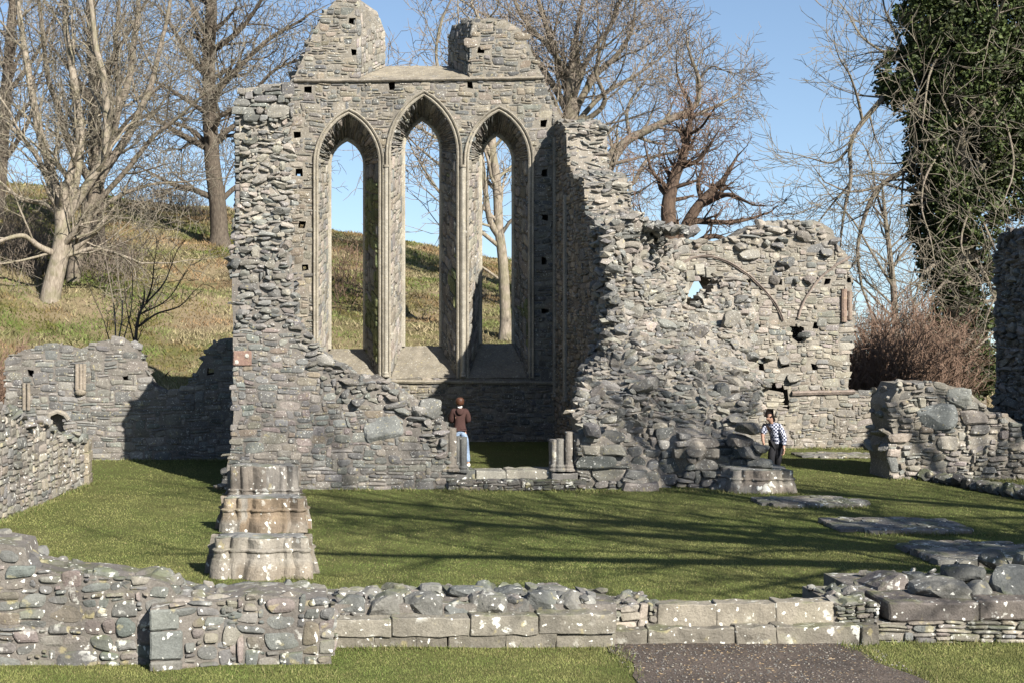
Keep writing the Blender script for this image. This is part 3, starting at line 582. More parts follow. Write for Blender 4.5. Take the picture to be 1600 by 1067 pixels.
# ------------------------------------------------------------------ big rubble mass (right)
rng = RN(15); rm = thing('rubble_mass', 'great sloping mass of broken core rubble just right of the dark grassy opening', 'ruined wall', (9.5, 30, 0))
ol = [(907, 775, 29), (905, 700, 29), (903, 640, 29.6), (910, 605, 30), (925, 585, 30.6), (945, 560, 31.2), (952, 500, 31.6), (950, 420, 31.7), (947, 352, 31.8), (970, 342, 31.9), (985, 334, 32), (1015, 350, 32.4), (1032, 373, 33.2), (1046, 388, 35.5), (1056, 420, 36.0), (1060, 470, 35.2), (1086, 488, 34.8), (1096, 468, 35.2), (1112, 450, 35.6), (1128, 432, 36), (1150, 432, 36.2), (1166, 455, 36.3), (1168, 520, 35.5), (1172, 570, 34), (1182, 610, 32), (1176, 640, 30.2), (1180, 655, 29.4), (1178, 690, 29.2), (1188, 712, 29.1), (1192, 735, 29), (1192, 775, 29)]
ip = [(1000, 450, 32), (1040, 450, 34.2), (1060, 500, 34), (1100, 510, 33.8), (1140, 470, 34.8), (1150, 530, 33.6), (1000, 560, 30.8), (1060, 580, 31), (1120, 590, 31.2), (1000, 620, 29.6), (1100, 630, 29.9), (1150, 640, 29.9), (950, 640, 29.4), (950, 700, 28.9), (1100, 700, 28.8), (1000, 760, 28.7), (1150, 760, 28.9), (1050, 400, 34.8), (985, 380, 32), (1020, 500, 32.6), (1080, 540, 32.6)]
C3 = np.array([(*px(a, b, Y), Y) for a, b, Y in ol + ip]); om = [tuple(p[:2]) for p in C3[:len(ol)]]
om = ragged(om, .18, .05, 6)
def Fm(X, Z):
    P = np.stack([X, Z], 1); d = ((P[:, None, :] - C3[None, :, :2]) ** 2).sum(2) + .1; w = d ** -1.5; return (w * C3[None, :, 2]).sum(1) / w.sum(1) + .16 * vn(P * 1.4, 6) + .07 * vn(P * 4, 7)
m = MB(); st = .08; P = np.array(om); xs = np.arange(P[:, 0].min() - st, P[:, 0].max() + st, st); zs_ = np.arange(P[:, 1].min() - st, P[:, 1].max() + st, st)
GXm, GZm = np.meshgrid(xs, zs_); GYm = Fm(GXm.ravel(), GZm.ravel()).reshape(GXm.shape); nx, nz = len(xs), len(zs_)
cc = np.stack([(GXm[:-1, :-1] + st / 2).ravel(), (GZm[:-1, :-1] + st / 2).ravel()], 1); ins = inside(cc, om).reshape(nz - 1, nx - 1)
jj, ii = np.nonzero(ins); GYm = GYm + .035; V = np.stack([GXm, GYm, GZm], 2).reshape(-1, 3); m.add(V, np.stack([jj * nx + ii, jj * nx + ii + 1, (jj + 1) * nx + ii + 1, (jj + 1) * nx + ii], 1), MORT['core'])
def Bm(p): return np.maximum(p[:, 1] + .7, p[:, 1] + .75 + (36.3 - p[:, 1] - .75) * sst(8.7, 9.7, p[:, 0]))
VB = V.copy(); VB[:, 1] = Bm(V); m.add(VB, np.stack([jj * nx + ii, jj * nx + ii + 1, (jj + 1) * nx + ii + 1, (jj + 1) * nx + ii], 1), MORT['core'])
def edge(a, b):     # sides
    S = np.stack([V[a], V[b], VB[b], VB[a]], 1).reshape(-1, 3); m.add(S, np.arange(len(S)).reshape(-1, 4), MORT['core'])
pad = np.pad(ins, 1)
for dj, di, ea, eb in ((0, -1, (0, 0), (1, 0)), (0, 1, (0, 1), (1, 1)), (-1, 0, (0, 0), (0, 1)), (1, 0, (1, 0), (1, 1))):
    jj, ii = np.nonzero(ins & ~pad[1 + dj:1 + dj + ins.shape[0], 1 + di:1 + di + ins.shape[1]])
    edge((jj + ea[0]) * nx + ii + ea[1], (jj + eb[0]) * nx + ii + eb[1])
mpM = lambda u, v, d: np.stack([u, Fm(u, v) - d, v], 1)
def mpMs(u, v, d): return np.stack([u, Fm(u, v) - d, v + .0 * d], 1)
lo = lambda c: c[:, 1] < 1.12 + .14 * vn(c * 1.1, 3)
masonry(m, planeY(0), om, doff=lambda c: .03 - Fm(c[:, 0], c[:, 1]), cw=.078, ch=.055, sizes=SZ_RUB, rkd=.42, prot=.05, pv=1, pal='core', rng=rng, style='rock', n=5, warp=.1, keep=lambda c: ~lo(c))
masonry(m, planeY(0), om, doff=lambda c: .02 - Fm(c[:, 0], c[:, 1]), sink=.22, cw=.12, ch=.075, sizes=SZ_BIG, prot=.05, pv=.8, pal='grey', rng=rng, n=5, warp=.07, keep=lo, gap=.008)
# bigger stones sticking out here and there, and broken tops
P = [(*px(a, b, Y)[:1], Y, px(a, b, Y)[1]) for a, b, Y in ((1112, 540, 33.2), (925, 672, 28.9), (955, 655, 28.9), (1140, 500, 34), (1075, 560, 31.6), (1010, 600, 29.8), (960, 470, 31.6), (1060, 460, 34.6), (1090, 520, 33.4), (935, 610, 29.8), (1130, 610, 30.6), (1150, 655, 29.8))]
scatter_rocks(m, P, .2, rng, 'grey', 2, .7)
tp = [o_ for o_ in ol[2:26]]; P = []
for (a, b, c), (a2, b2, c2) in zip(tp[:-1], tp[1:]):
    p, q_ = np.array([*px(a, b, c), c]), np.array([*px(a2, b2, c2), c2]); k = int(np.linalg.norm(p - q_) / .13) + 1
    for t in range(k):
        r_ = p + (q_ - p) * t / k
        for dy in ((0., .35, .75, 1.1) if a < 1040 and b < 600 else (0., .2)): P.append((r_[0] + rng.normal(0, .05), r_[2] + dy + rng.normal(0, .05), r_[1] - .05 + rng.normal(0, .04)))
scatter_rocks(m, P, .14, rng, 'core', 1, .6)
P = [(x, y, 5.5 + (y - 32) * .04 - abs(x - 8.6) * .2) for x, y in zip(rng.uniform(7.6, 9.4, 170), rng.uniform(31.9, 34.6, 170))]; scatter_rocks(m, P, .16, rng, 'grey', 1, .6)
m.build('masonry', M_wall, rm)
h = MB(); x0, z0 = px(1156, 682, 28.7); x1, z1 = px(1194, 655, 28.7); P = [((x0 + x1) / 2, 28.75, (z0 + z1) / 2), (x1 - .02, 28.8, z0 - .25), (x1 - .05, 28.8, z0 - .55)]
P[0] = (P[0][0] - .05, 28.85, P[0][2]); P += [(x0 + .1, 28.98, z0 - .12), (x1 - .22, 28.95, z0 - .28)]; scatter_rocks(h, P, [.24, .14, .17, .2, .2], RN(9), 'grey', 3, .6, .1); o = h.build('projecting_stone', M_grey, rm)

# ------------------------------------------------------------------ far chapel wall with blind arches (right)
YC = 36.5; rng = RN(16); cwl = thing('chapel_wall', 'sunlit pale rubble wall with traces of two thin vault arches, right of the rubble mass', 'ruined wall', (13, YC, 0))
ol2 = [(948, 730), (948, 400), (1000, 372), (1060, 374), (1120, 378), (1150, 371), (1185, 351), (1225, 344), (1275, 347), (1300, 362), (1309, 385), (1324, 400), (1330, 450), (1336, 500), (1330, 540), (1327, 606), (1330, 613), (1356, 613), (1366, 628), (1430, 632), (1560, 640), (1560, 730)]
pts = ragged(pl(ol2, YC), .18, .06, 4)
win = ragged(pl([(1078, 498), (1074, 458), (1083, 440), (1096, 431), (1110, 440), (1120, 462), (1118, 498)], YC), .2, .03, 5)
HL = [(1167, 442), (1146, 456), (1293, 440), (1183, 511), (1275, 510), (1190, 573), (1273, 573), (1328, 438)]
hh = [hole_px(a, b, 4.6, YC) for a, b in HL] + [pl(c, YC) for c in ([(1192, 607), (1190, 598), (1212, 597), (1230, 604), (1234, 640), (1224, 645), (1220, 612)], [(1238, 528), (1234, 510), (1242, 506), (1256, 512), (1258, 530), (1248, 536)], [(1206, 444), (1206, 438), (1222, 438), (1222, 446)], [(1222, 575), (1220, 560), (1230, 558), (1234, 572)])]
m = MB(); prism(m, pts, pts, YC, YC + 1, MORT['pale'], [win] + hh, [win])
V = [(a, YC, b) for a, b in win] + [(a, YC + 1, b) for a, b in win]; k = len(win); m.add(V, np.array([(i, (i + 1) % k, k + (i + 1) % k, k + i) for i in range(k)]), (.36, .33, .27))
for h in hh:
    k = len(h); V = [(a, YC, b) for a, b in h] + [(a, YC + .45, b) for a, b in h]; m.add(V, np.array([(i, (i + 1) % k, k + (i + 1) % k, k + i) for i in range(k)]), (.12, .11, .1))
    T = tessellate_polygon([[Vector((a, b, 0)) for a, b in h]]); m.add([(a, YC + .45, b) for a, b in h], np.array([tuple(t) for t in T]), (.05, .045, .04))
hi = lambda c: c[:, 1] > px(0, 388, YC)[1] + .2 * vn(c * 1.5, 3)
wy = [win] + hh
masonry(m, planeY(YC), pts, wy, cw=.085, ch=.055, sizes=SZ_BIG + [(1, 1, 10), (2, 1, 14), (3, 1, 8)], prot=.026, sink=.03, pv=.8, pal='pale', rng=rng, warp=.07, n=5, gap=.02, keep=lambda c: ~hi(c))
masonry(m, planeY(YC), pts, wy, cw=.1, ch=.07, sizes=SZ_RUB, prot=.06, pv=1, pal='core', rng=rng, style='rock', n=5, warp=.08, keep=hi)
caps(m, pl(ol2[2:13], YC), YC + .1, YC + .95, .22, rng, 'grey', 2, over=.3)
caps(m, pl(ol2[12:16], YC), YC + .1, YC + .5, .22, rng, 'core', 1, over=.3)
caps(m, pl(ol2[16:], YC)[:5], YC + .1, YC + .95, .25, rng, 'grey', 1, over=.3)
P = [(*px(a, b, YC)[:1], YC - .03, px(a, b, YC)[1]) for a, b in ((1207, 437), (1242, 440), (1263, 437), (1226, 565), (1200, 560), (1170, 400), (1228, 410), (1255, 525), (1190, 600), (1240, 590), (1219, 420), (1155, 385), (1290, 395))]
scatter_rocks(m, P, .17, rng, 'grey', 2, .7)
m.build('masonry', M_wall, cwl)
pink = (.37, .30, .25)
def pathpx(L, Y, st=.08):
    P = np.array(L, float); t = np.arange(len(P)); tt = np.linspace(0, len(P) - 1, 60)
    from numpy.polynomial import polynomial as Pn
    a = [np.polyval(np.polyfit(t, P[:, i], min(3, len(P) - 1)), tt) for i in (0, 1)]; return [px(x, y, Y) for x, y in zip(*a)]
for L in ([(1062, 417), (1098, 399), (1140, 412), (1180, 440), (1207, 470), (1223, 502)], [(1246, 498), (1258, 466), (1285, 431), (1328, 402)]):
    h = MB(); sweep(h, pathpx(L, YC), [(-.032, -.02), (-.03, .055), (-.008, .06), (0, .08), (.014, .085), (.028, .065), (.032, -.02)], planeY(YC), pink, .016, rng=RN(len(L))); h.build('vault_rib', M_ash, cwl)
h = MB(); sweep(h, dense([px(1236, 613, YC), px(1334, 611, YC)], .15), [(-.07, -.02), (-.065, .06), (0, .1), (.03, .09), (.05, -.02)], planeY(YC), pink, .01, rng=RN(5)); h.build('string_course', M_ash, cwl)
h = MB(); x0, z0 = px(1313, 503, YC); x1, z1 = px(1331, 452, YC)
shaft(h, x0 + .08, YC - .03, z0, z1, .08, (.36, .26, .2), base=False); shaft(h, x1 - .06, YC - .02, z0 + .05, z1 - .05, .06, (.36, .28, .22), base=False); h.build('corbel_shaft', M_ash, cwl)
h = MB(); 
for a, b, s_ in ((1066, 500, 1), (1067, 470, 1), (1069, 450, 1), (1078, 432, 1), (1093, 421, 1), (1110, 426, 1), (1124, 440, 1), (1132, 458, 1)):
    x, z = px(a, b, YC); block(h, x - .12, x + .12, YC - .07, YC + .25, z - .14, z + .14, np.array((.5, .47, .39)) * rng.uniform(.7, 1.1), rng, .03)
h.build('window_surround', M_ash, cwl)

# ------------------------------------------------------------------ transept wall (left) with niche
YT = 34.0; rng = RN(17); tw = thing('transept_wall', 'low ragged grey wall at left with a small arched niche and a corbel', 'ruined wall', (-3.7, YT, 0))
ol3 = [(8, 745), (8, 562), (20, 556), (35, 546), (75, 541), (118, 546), (150, 536), (190, 531), (213, 545), (222, 562), (230, 585), (240, 603), (262, 612), (285, 612), (300, 592), (315, 566), (328, 541), (345, 531), (395, 527), (395, 745)]
pts = ragged(pl(ol3, YT), .15, .05, 5); nic = pl([(76, 676), (76, 657), (80, 649), (90, 645), (100, 649), (105, 657), (105, 676)], YT)
th = [hole_px(48, 583, 5, YT), hole_px(196, 588, 4.5, YT), hole_px(329, 580, 4.5, YT)]; m = MB()
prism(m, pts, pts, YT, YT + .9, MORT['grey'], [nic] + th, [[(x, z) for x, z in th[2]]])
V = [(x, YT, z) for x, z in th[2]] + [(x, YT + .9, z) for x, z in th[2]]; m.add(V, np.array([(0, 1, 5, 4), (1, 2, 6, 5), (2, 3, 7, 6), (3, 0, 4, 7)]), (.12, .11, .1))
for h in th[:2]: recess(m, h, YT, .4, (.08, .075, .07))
k = len(nic); m.add([(a, YT, b) for a, b in nic] + [(a, YT + .35, b) for a, b in nic], np.array([(i, (i + 1) % k, k + (i + 1) % k, k + i) for i in range(k)]), (.3, .27, .22))
T = tessellate_polygon([[Vector((a, b, 0)) for a, b in nic]]); m.add([(a, YT + .35, b) for a, b in nic], np.array([tuple(t) for t in T]), (.33, .3, .25))
masonry(m, planeY(YT), pts, [nic] + th, cw=.11, ch=.068, sizes=SZ_RUB + [(3, 3, 5), (4, 4, 2), (5, 3, 3)], prot=.024, sink=.03, pal='grey', rng=rng, warp=.05, gap=.016, n=4)
caps(m, pl(ol3[1:-1], YT), YT + .1, YT + .85, .26, rng, 'grey', 1, over=.3, flat=.45)
m.build('masonry', M_grey, tw)
h = MB(); sweep(h, nic[1:-1], [(.0, -.02), (.0, .05), (.05, .06), (.1, .04), (.1, -.02)], planeY(YT), (.36, .32, .26), .01); h.build('niche_arch', M_ash, tw)
h = MB()
for a in (121, 127, 132):
    x, z1 = px(a, 568, YT); _, z0 = px(a, 608, YT); shaft(h, x, YT - .06, z0, z1, .05, (.38, .32, .25), base=False)
x, z = px(126, 612, YT); V, Fc = ico(2); h.add(V * (.14, .12, .1) + (x, YT - .03, z), Fc, (.36, .31, .24)); h.build('corbel', M_ash, tw)
h = MB()
for a in (38, 45): x, z1 = px(a, 598, YT); _, z0 = px(a, 640, YT); shaft(h, x, YT - .04, z0, z1, .045, (.34, .29, .23), base=False)
h.build('shaft', M_ash, tw)

# ------------------------------------------------------------------ left side wall running towards the camera
rng = RN(18); A0 = (-3.98, 29.8); B0 = (-5.8, 20.0); sw2 = thing('aisle_wall', 'low lichened rubble side wall at the left edge ending in a pale squared quoin', 'ruined wall', (-4.9, 25, 0))
Lw = math.hypot(B0[0] - A0[0], B0[1] - A0[1]); tdx, tdy = (B0[0] - A0[0]) / Lw, (B0[1] - A0[1]) / Lw; nx_, ny_ = -tdy, tdx
mpL = lambda u, v, d: np.stack([A0[0] + tdx * u + nx_ * d, A0[1] + tdy * u + ny_ * d, v], 1)
prf = ragged([(0, -.1), (0, .95), (.8, 1.0), (1.6, 1.15), (2.2, 1.5), (3.6, 1.62), (4.6, 2.0), (6.5, 2.1), (Lw, 2.3), (Lw, -.1)], .15, .04, 3)
m = MB(); T = tessellate_polygon([[Vector((a, b, 0)) for a, b in prf]]); n = len(prf)
F0 = mpL(np.array([a for a, b in prf]), np.array([b for a, b in prf]), np.zeros(n)); F1 = mpL(np.array([a for a, b in prf]), np.array([b for a, b in prf]), np.full(n, -.9))
m.add(F0, np.array([tuple(t) for t in T]), MORT['grey']); m.add(F1, np.array([tuple(t) for t in T]), MORT['grey']); m.add(np.concatenate([F0, F1]), np.array([(i, (i + 1) % n, n + (i + 1) % n, n + i) for i in range(n)]), MORT['grey'])
masonry(m, mpL, prf, cw=.09, ch=.055, sizes=SZ_BIG, prot=.03, sink=.03, pal='pale', rng=rng, gap=.02, n=4)
for a in np.arange(.1, Lw, .2):
    zt_ = np.interp(a, [0, .8, 1.6, 2.2, 3.6, 4.6, 6.5, Lw], [.95, 1.0, 1.15, 1.5, 1.62, 2.0, 2.1, 2.3])
    P = mpL(np.full(5, a) + rng.normal(0, .06, 5), np.full(5, zt_) + rng.normal(0, .04, 5), -np.linspace(.05, .85, 5)); scatter_rocks(m, P, .15, rng, 'grey', 2, .5)
m.build('masonry', M_near, sw2)
h = MB(); x0, x1 = px(110, 0, 29.9)[0], px(142, 0, 29.9)[0]
for k in range(4): block(h, x0 + .02 * (k % 2), x1 - .015 * (k % 2), 29.6, 30.2, k * .235 - .02, k * .235 + .21, np.array((.42, .36, .27)) * rng.uniform(.8, 1.1), rng, .012)
h.build('quoin', M_near, sw2)

# ------------------------------------------------------------------ right wall fragment, kerb and the dark far wall
YR = 30.5; rng = RN(19); rw = thing('wall_fragment', 'sunlit jagged wall fragment at right with a big smooth boulder set in its face', 'ruined wall', (14.5, YR, 0))
ol4 = [(1390, 765), (1387, 700), (1393, 682), (1388, 655), (1396, 625), (1408, 601), (1440, 598), (1475, 603), (1508, 609), (1535, 627), (1550, 646), (1572, 648), (1592, 664), (1600, 690), (1650, 700), (1650, 765)]
pts = ragged(pl(ol4, YR), .14, .06, 2); m = MB(); prism(m, pts, pts, YR, YR + 1, MORT['pale'])
masonry(m, planeY(YR), pts, cw=.09, ch=.06, sizes=SZ_RUB + [(5, 4, 3), (6, 5, 1.5)], prot=.06, pv=1, pal='pale', rng=rng, gap=.02, n=5, warp=.08)
caps(m, pl(ol4[1:-1], YR), YR + .1, YR + .95, .27, rng, 'pale', 2, over=.25)
m.add(*[(lambda V, Fc: (V, Fc))(RK3[2] * (.42, .2, .28) + (px(1462, 650, YR)[0], YR - .02, px(0, 650, YR)[1]), RF3)][0], (.24, .25, .235)); m.add(RK3[4] * (.3, .2, .22) + (px(1500, 617, YR)[0], YR, px(0, 622, YR)[1]), RF3, (.33, .33, .29))
m.build('masonry', M_wall, rw)
kb = thing('kerb_stones', 'low row of dark kerb stones below the jagged wall fragment at right', 'kerb', (14.2, 29.4, 0)); m = MB(); P = [(13.75 + .9 * t, 31.0 - 3.7 * t, .1) for t in np.linspace(0, 1.25, 42)]; scatter_rocks(m, P, .15, RN(4), 'dark', 2, .8); scatter_rocks(m, [(a + .12, b + .2, .08) for a, b, c in P], .14, RN(5), 'grey', 2, .8); m.build('stones', M_near, kb)
rng = RN(20); dw = thing('dark_wall', 'tall unlit wall at the right edge beside the ivy-covered tree', 'ruined wall', (19.3, 34, 0)); XD = 18.95
prof = ragged([(28.5, -.1), (28.5, 5.2), (31, 5.7), (33.5, 5.55), (35, 5.7), (36.5, 5.6), (37.2, 5.45), (37.5, 4.8), (37.4, -.1)], .2, .08, 2); m = MB(); n = len(prof); T = tessellate_polygon([[Vector((a, b, 0)) for a, b in prof]])
for X_ in (XD, XD + 1.1): m.add([(X_, a, b) for a, b in prof], np.array([tuple(t) for t in T]), MORT['grey'])
m.add([(XD, a, b) for a, b in prof] + [(XD + 1.1, a, b) for a, b in prof], np.array([(i, (i + 1) % n, n + (i + 1) % n, n + i) for i in range(n)]), MORT['grey'])
masonry(m, planeX(XD, -1), prof, cw=.12, ch=.07, prot=.07, pal='grey', rng=rng, style='rock', n=4)
P = [(rng.uniform(XD, XD + 1.1), y, float(np.interp(y, [28.5, 31, 33.5, 35, 36.5, 37.4], [5.2, 5.7, 5.55, 5.7, 5.6, 5.3]))) for y in rng.uniform(28.5, 37.4, 260)]; scatter_rocks(m, P, .18, rng, 'grey', 1, .6)
m.build('masonry', M_grey, dw)

# ------------------------------------------------------------------ threshold and column clusters
rng = RN(21); th_ = thing('threshold', 'low worn threshold across the grassy opening between two clusters of broken shafts', 'threshold', (5, 29.2, 0))
m = MB(); xs_ = [px(a, 0, 29)[0] for a in (700, 748, 800, 862, 912)]
e = [(xs_[0], 0), (xs_[-1], 0), (xs_[-1], .2), (xs_[0], .2)]; boxm(m, e[0][0], e[1][0], 28.86, 29.5, -.1, .185, MORT['dark']); masonry(m, planeY(28.85), e, cw=.09, ch=.05, sizes=SZ_RUB, prot=.025, pal='dark', rng=rng, n=5, gap=.01)
masonry(m, planeZ(.185), rect(xs_[0], xs_[-1], 28.85, 29.25), cw=.12, ch=.1, sizes=SZ_RUB, prot=.02, pal='dark', rng=rng, n=4, gap=.01)
m.build('lower_step', M_near, th_); m = MB(); xs_ = [px(a, 0, 29.3)[0] for a in (705, 742, 790, 866)]
for k, (a, b) in enumerate(zip(xs_[:-1], xs_[1:])): block(m, a + .005, b - .005, 29.2, 29.75, .1, .36 + rng.uniform(-.015, .015), np.array([(.2, .2, .19), (.38, .36, .3), (.40, .37, .30)][k]), rng, .02)
m.build('upper_step', M_near, th_)
def cluster(label, base, S, loc):
    t = thing('shaft_cluster', label, 'column', loc, 'broken column clusters of the opening')
    for a, y, q0, q1, r, c in S: h = MB(); x, z0 = px(a, q0, y); _, z1 = px(a, q1, y); shaft(h, x, y, max(z0, .15), z1, r, c, 12); h.build('shaft', M_pier, t)
    h = MB(); 
    for x0, x1, y0, y1, z0, z1, c in base: block(h, x0, x1, y0, y1, z0, z1, c, RN(7), .02)
    h.build('plinth', M_pier, t)
cx = lambda a, Y=29.2: px(a, 0, Y)[0]
cluster('grey broken shafts at left of the grassy opening, beside the boy', [(cx(690), cx(729), 29.0, 29.6, -.05, .30, (.24, .23, .21)), (cx(693), cx(712), 29.25, 29.9, .3, 1.2, (.28, .26, .23))],
        [(697, 29.1, 735, 669, .09, (.34, .30, .25)), (706, 29.05, 735, 668, .095, (.32, .28, .23)), (715, 29.15, 737, 681, .07, (.22, .215, .2)), (724, 29.1, 737, 682, .075, (.2, .2, .185))], (3.55, 29.2, 0))
cluster('lighter broken shafts at the right of the opening, against the rubble mass', [(cx(860), cx(900), 29.0, 29.6, -.05, .33, (.3, .28, .25)), (cx(896), cx(912), 29.1, 29.7, .3, 1.12, (.25, .23, .2)), (cx(864), cx(884), 29.25, 29.7, .3, .95, (.3, .28, .25))],
        [(867, 29.15, 735, 686, .07, (.34, .31, .27)), (875, 29.1, 735, 685, .075, (.32, .30, .26)), (889, 29.1, 735, 674, .075, (.36, .32, .27)), (882, 29.2, 735, 686, .06, (.33, .29, .25)), (900, 29.2, 735, 678, .08, (.28, .25, .22))], (6, 29.2, 0))

# ------------------------------------------------------------------ pier bases
def pier(label, cx_, cy_, hw, hz, pal, seed, zb=(.17, .27), dep=.42):
    rng = RN(seed); t = thing('pier_base', label, 'pier base', (cx_, cy_, 0), 'moulded stumps of the nave piers'); na = 180; th = np.linspace(0, 2 * math.pi, na, endpoint=False); D = np.stack([np.cos(th), np.sin(th)], 1)
    def rad(grow):
        sq = (hw * .86 + grow * .75) / np.maximum(np.abs(D[:, 0]), np.abs(D[:, 1])); cut = (hw * 1.14 + grow) / (np.abs(D[:, 0]) + np.abs(D[:, 1])) ; r = np.minimum(sq, cut * 1.24)
        C = [(s1 * hw * .70 * a, s1 * hw * .70 * b, hw * .31 + grow) for a, b in ((1, 0), (0, 1)) for s1 in (1, -1)]
        C += [(a * hw * .80, b * hw * .80, hw * .125 + grow * .8) for a in (1, -1) for b in (1, -1)] + [(a * hw * .52, b * hw * .84, hw * .07 + grow * .6) for a in (1, -1) for b in (1, -1)]
        for x, y, q in C:
            b = D[:, 0] * x + D[:, 1] * y; c = x * x + y * y - q * q; disc = b * b - c; rr = np.where(disc > 0, b + np.sqrt(np.maximum(disc, 0)), 0); r = np.maximum(r, np.minimum(rr, 9))
        return r
    zl = [0, .02, zb[0] * .6, zb[0], zb[0] + .03, zb[1] - .02, zb[1], zb[1] + .02, zb[1] + .04, zb[1] + .045, hz * .8, hz - .02, hz]; gr = [.10, .10, .085, .055, .035, .02, .045, .05, .02, .0, 0, 0, -.012]
    zl = [min(z, hz) for z in zl]; PTS = []; cols = []
    joints = np.sort(rng.uniform(0, na, 9)).astype(int); idx = np.searchsorted(joints, np.arange(na))
    for li, (z, g_) in enumerate(zip(zl, gr)):
        r = rad(g_); P = np.stack([cx_ + D[:, 0] * r, cy_ + D[:, 1] * r, np.full(na, z)], 1); P[:, 1] = np.minimum(P[:, 1], cy_ - hw + dep); P = P + .018 * np.stack([vn(P * 5, seed), vn(P * 5, seed + 1), .5 * vn(P * 6, seed + 2) * (li == 12)], 1) + .012 * np.stack([vn(P * 18, seed), vn(P * 18, seed + 1), 0 * r], 1); PTS.append(P)
        base = np.array(PAL2[pal]); c = base[(idx * 7 + (0 if z < zb[0] else 3)) % len(base)]; cols.append(c * rng.uniform(.95, 1.05))
    m = MB(); L = len(zl); V = np.concatenate(PTS); m.add(V, np.array([(j * na + i, j * na + (i + 1) % na, (j + 1) * na + (i + 1) % na, (j + 1) * na + i) for j in range(L - 1) for i in range(na)]), np.concatenate(cols)); m.build('moulded_shafts', M_pier, t)
    # broken, lichen-white top
    m = MB(); rr = rad(-.014); ring = []; ks = 10
    for k in range(ks + 1):
        f = 1 - k / ks; P = np.stack([cx_ + D[:, 0] * rr * f, cy_ + D[:, 1] * rr * f, np.full(na, hz + .002)], 1); P[:, 1] = np.minimum(P[:, 1], cy_ - hw + dep); P[:, 2] += (.02 * vn(P * 4, 5) + .02) * min(1, (1 - f) * 6); ring.append(P)
    V = np.concatenate(ring); m.add(V, np.array([(j * na + i, j * na + (i + 1) % na, (j + 1) * na + (i + 1) % na, (j + 1) * na + i) for j in range(ks) for i in range(na)]), (.36, .35, .32)); m.build('broken_top', M_near, t); return t
PAL2 = {'buff': [(.37, .33, .27), (.32, .29, .24), (.41, .37, .305), (.33, .295, .24), (.34, .29, .225)], 'orange': [(.33, .25, .17), (.35, .285, .21), (.30, .235, .17), (.37, .335, .28), (.33, .28, .22)], 'greyb': [(.33, .285, .235), (.38, .34, .28), (.28, .24, .2), (.35, .32, .28)]}
pier('nearest moulded pier stump with thick white lichen on its flared base', -.21, 20.75, .72, .57, 'buff', 31, (.26, .38))
pier('middle pier stump of the left row, stained orange-brown', -.215, 24.55, .73, .57, 'orange', 32, (.24, .36))
pier('farthest pier stump of the left row, grey and touching the crossing wall', -.25, 28.6, .73, .6, 'greyb', 33, (.02, .12))
pier('lone low pier stump at the right below the woman in the checked shirt', 9.75, 29.1, .66, .45, 'greyb', 34, (.17, .26), .9)
# a stray stone by the crossing wall
m = MB(); scatter_rocks(m, [(*px(345, 752, 28.6)[:1], 28.6, .12), (px(352, 0, 28.7)[0], 28.7, .4)], [.15, .09], RN(3), 'grey', 3); o = m.build('loose_stone', M_near); tag(o, 'two loose grey stones on the grass by the left corner of the crossing wall', 'stone')

# ------------------------------------------------------------------ flat slab remains in the lawn
def slabs(label, x0, x1, y0, y1, hgt, seed, cell=.26):
    rng = RN(seed); t = thing('slab_patch', label, 'stone slabs', ((x0 + x1) / 2, (y0 + y1) / 2, 0), 'flat foundation slabs in the lawn'); m = MB(); A = layout(rng, x0, x1, y0, y1, cell * .5, cell * .5, [(2, 1, 5), (2, 2, 5), (3, 2, 5), (1, 1, 3), (3, 1, 3)])
    c0 = np.array([(x0 + x1) / 2, (y0 + y1) / 2]); hf = np.array([x1 - x0, y1 - y0]) / 2
    for a in A:
        c = np.array([(a[0] + a[2]) / 2, (a[1] + a[3]) / 2]); e = np.abs((c - c0) / hf)
        if e[0] ** 2.5 + e[1] ** 2.5 > 1.15: continue
        r = RK3[rng.integers(0, 12)]; q_ = r / np.abs(r).max(0); q_ = q_ * (1, 1, .5 + .5 * np.abs(q_[:, 2:3])) if False else q_; m.add(np.clip(q_ * 1.5, -1, 1) * ((a[2] - a[0]) * .54, (a[3] - a[1]) * .54, hgt * .5) + (c[0], c[1], hgt * .3 + rng.uniform(-.012, .012)), RF3, pick(rng, 'grey', 1)[0] * (1.15, 1.12, 1.1))
    m.build('slabs', M_near, t)
def sp(a, b): Y = H * F / (b - HY); return (a - VX) * Y / F, Y
slabs('thin pale strip of slabs in the far lawn before the arched wall', sp(1255, 715)[0], sp(1375, 715)[0], 34.3, 35.3, .06, 41)
slabs('narrow patch of lichened slabs in the lawn right of the lone pier stump', sp(1197, 792)[0], sp(1362, 790)[0], 26.6, 27.6, .09, 42)
slabs('wide bluish grey slab patch in the shaded lawn at right', sp(1318, 832)[0], sp(1525, 832)[0], 23.7, 25.1, .09, 43)
slabs('dark slab patch at the right edge just behind the boulders of the front wall', sp(1458, 880)[0], sp(1680, 880)[0], 20.9, 22.6, .12, 44)

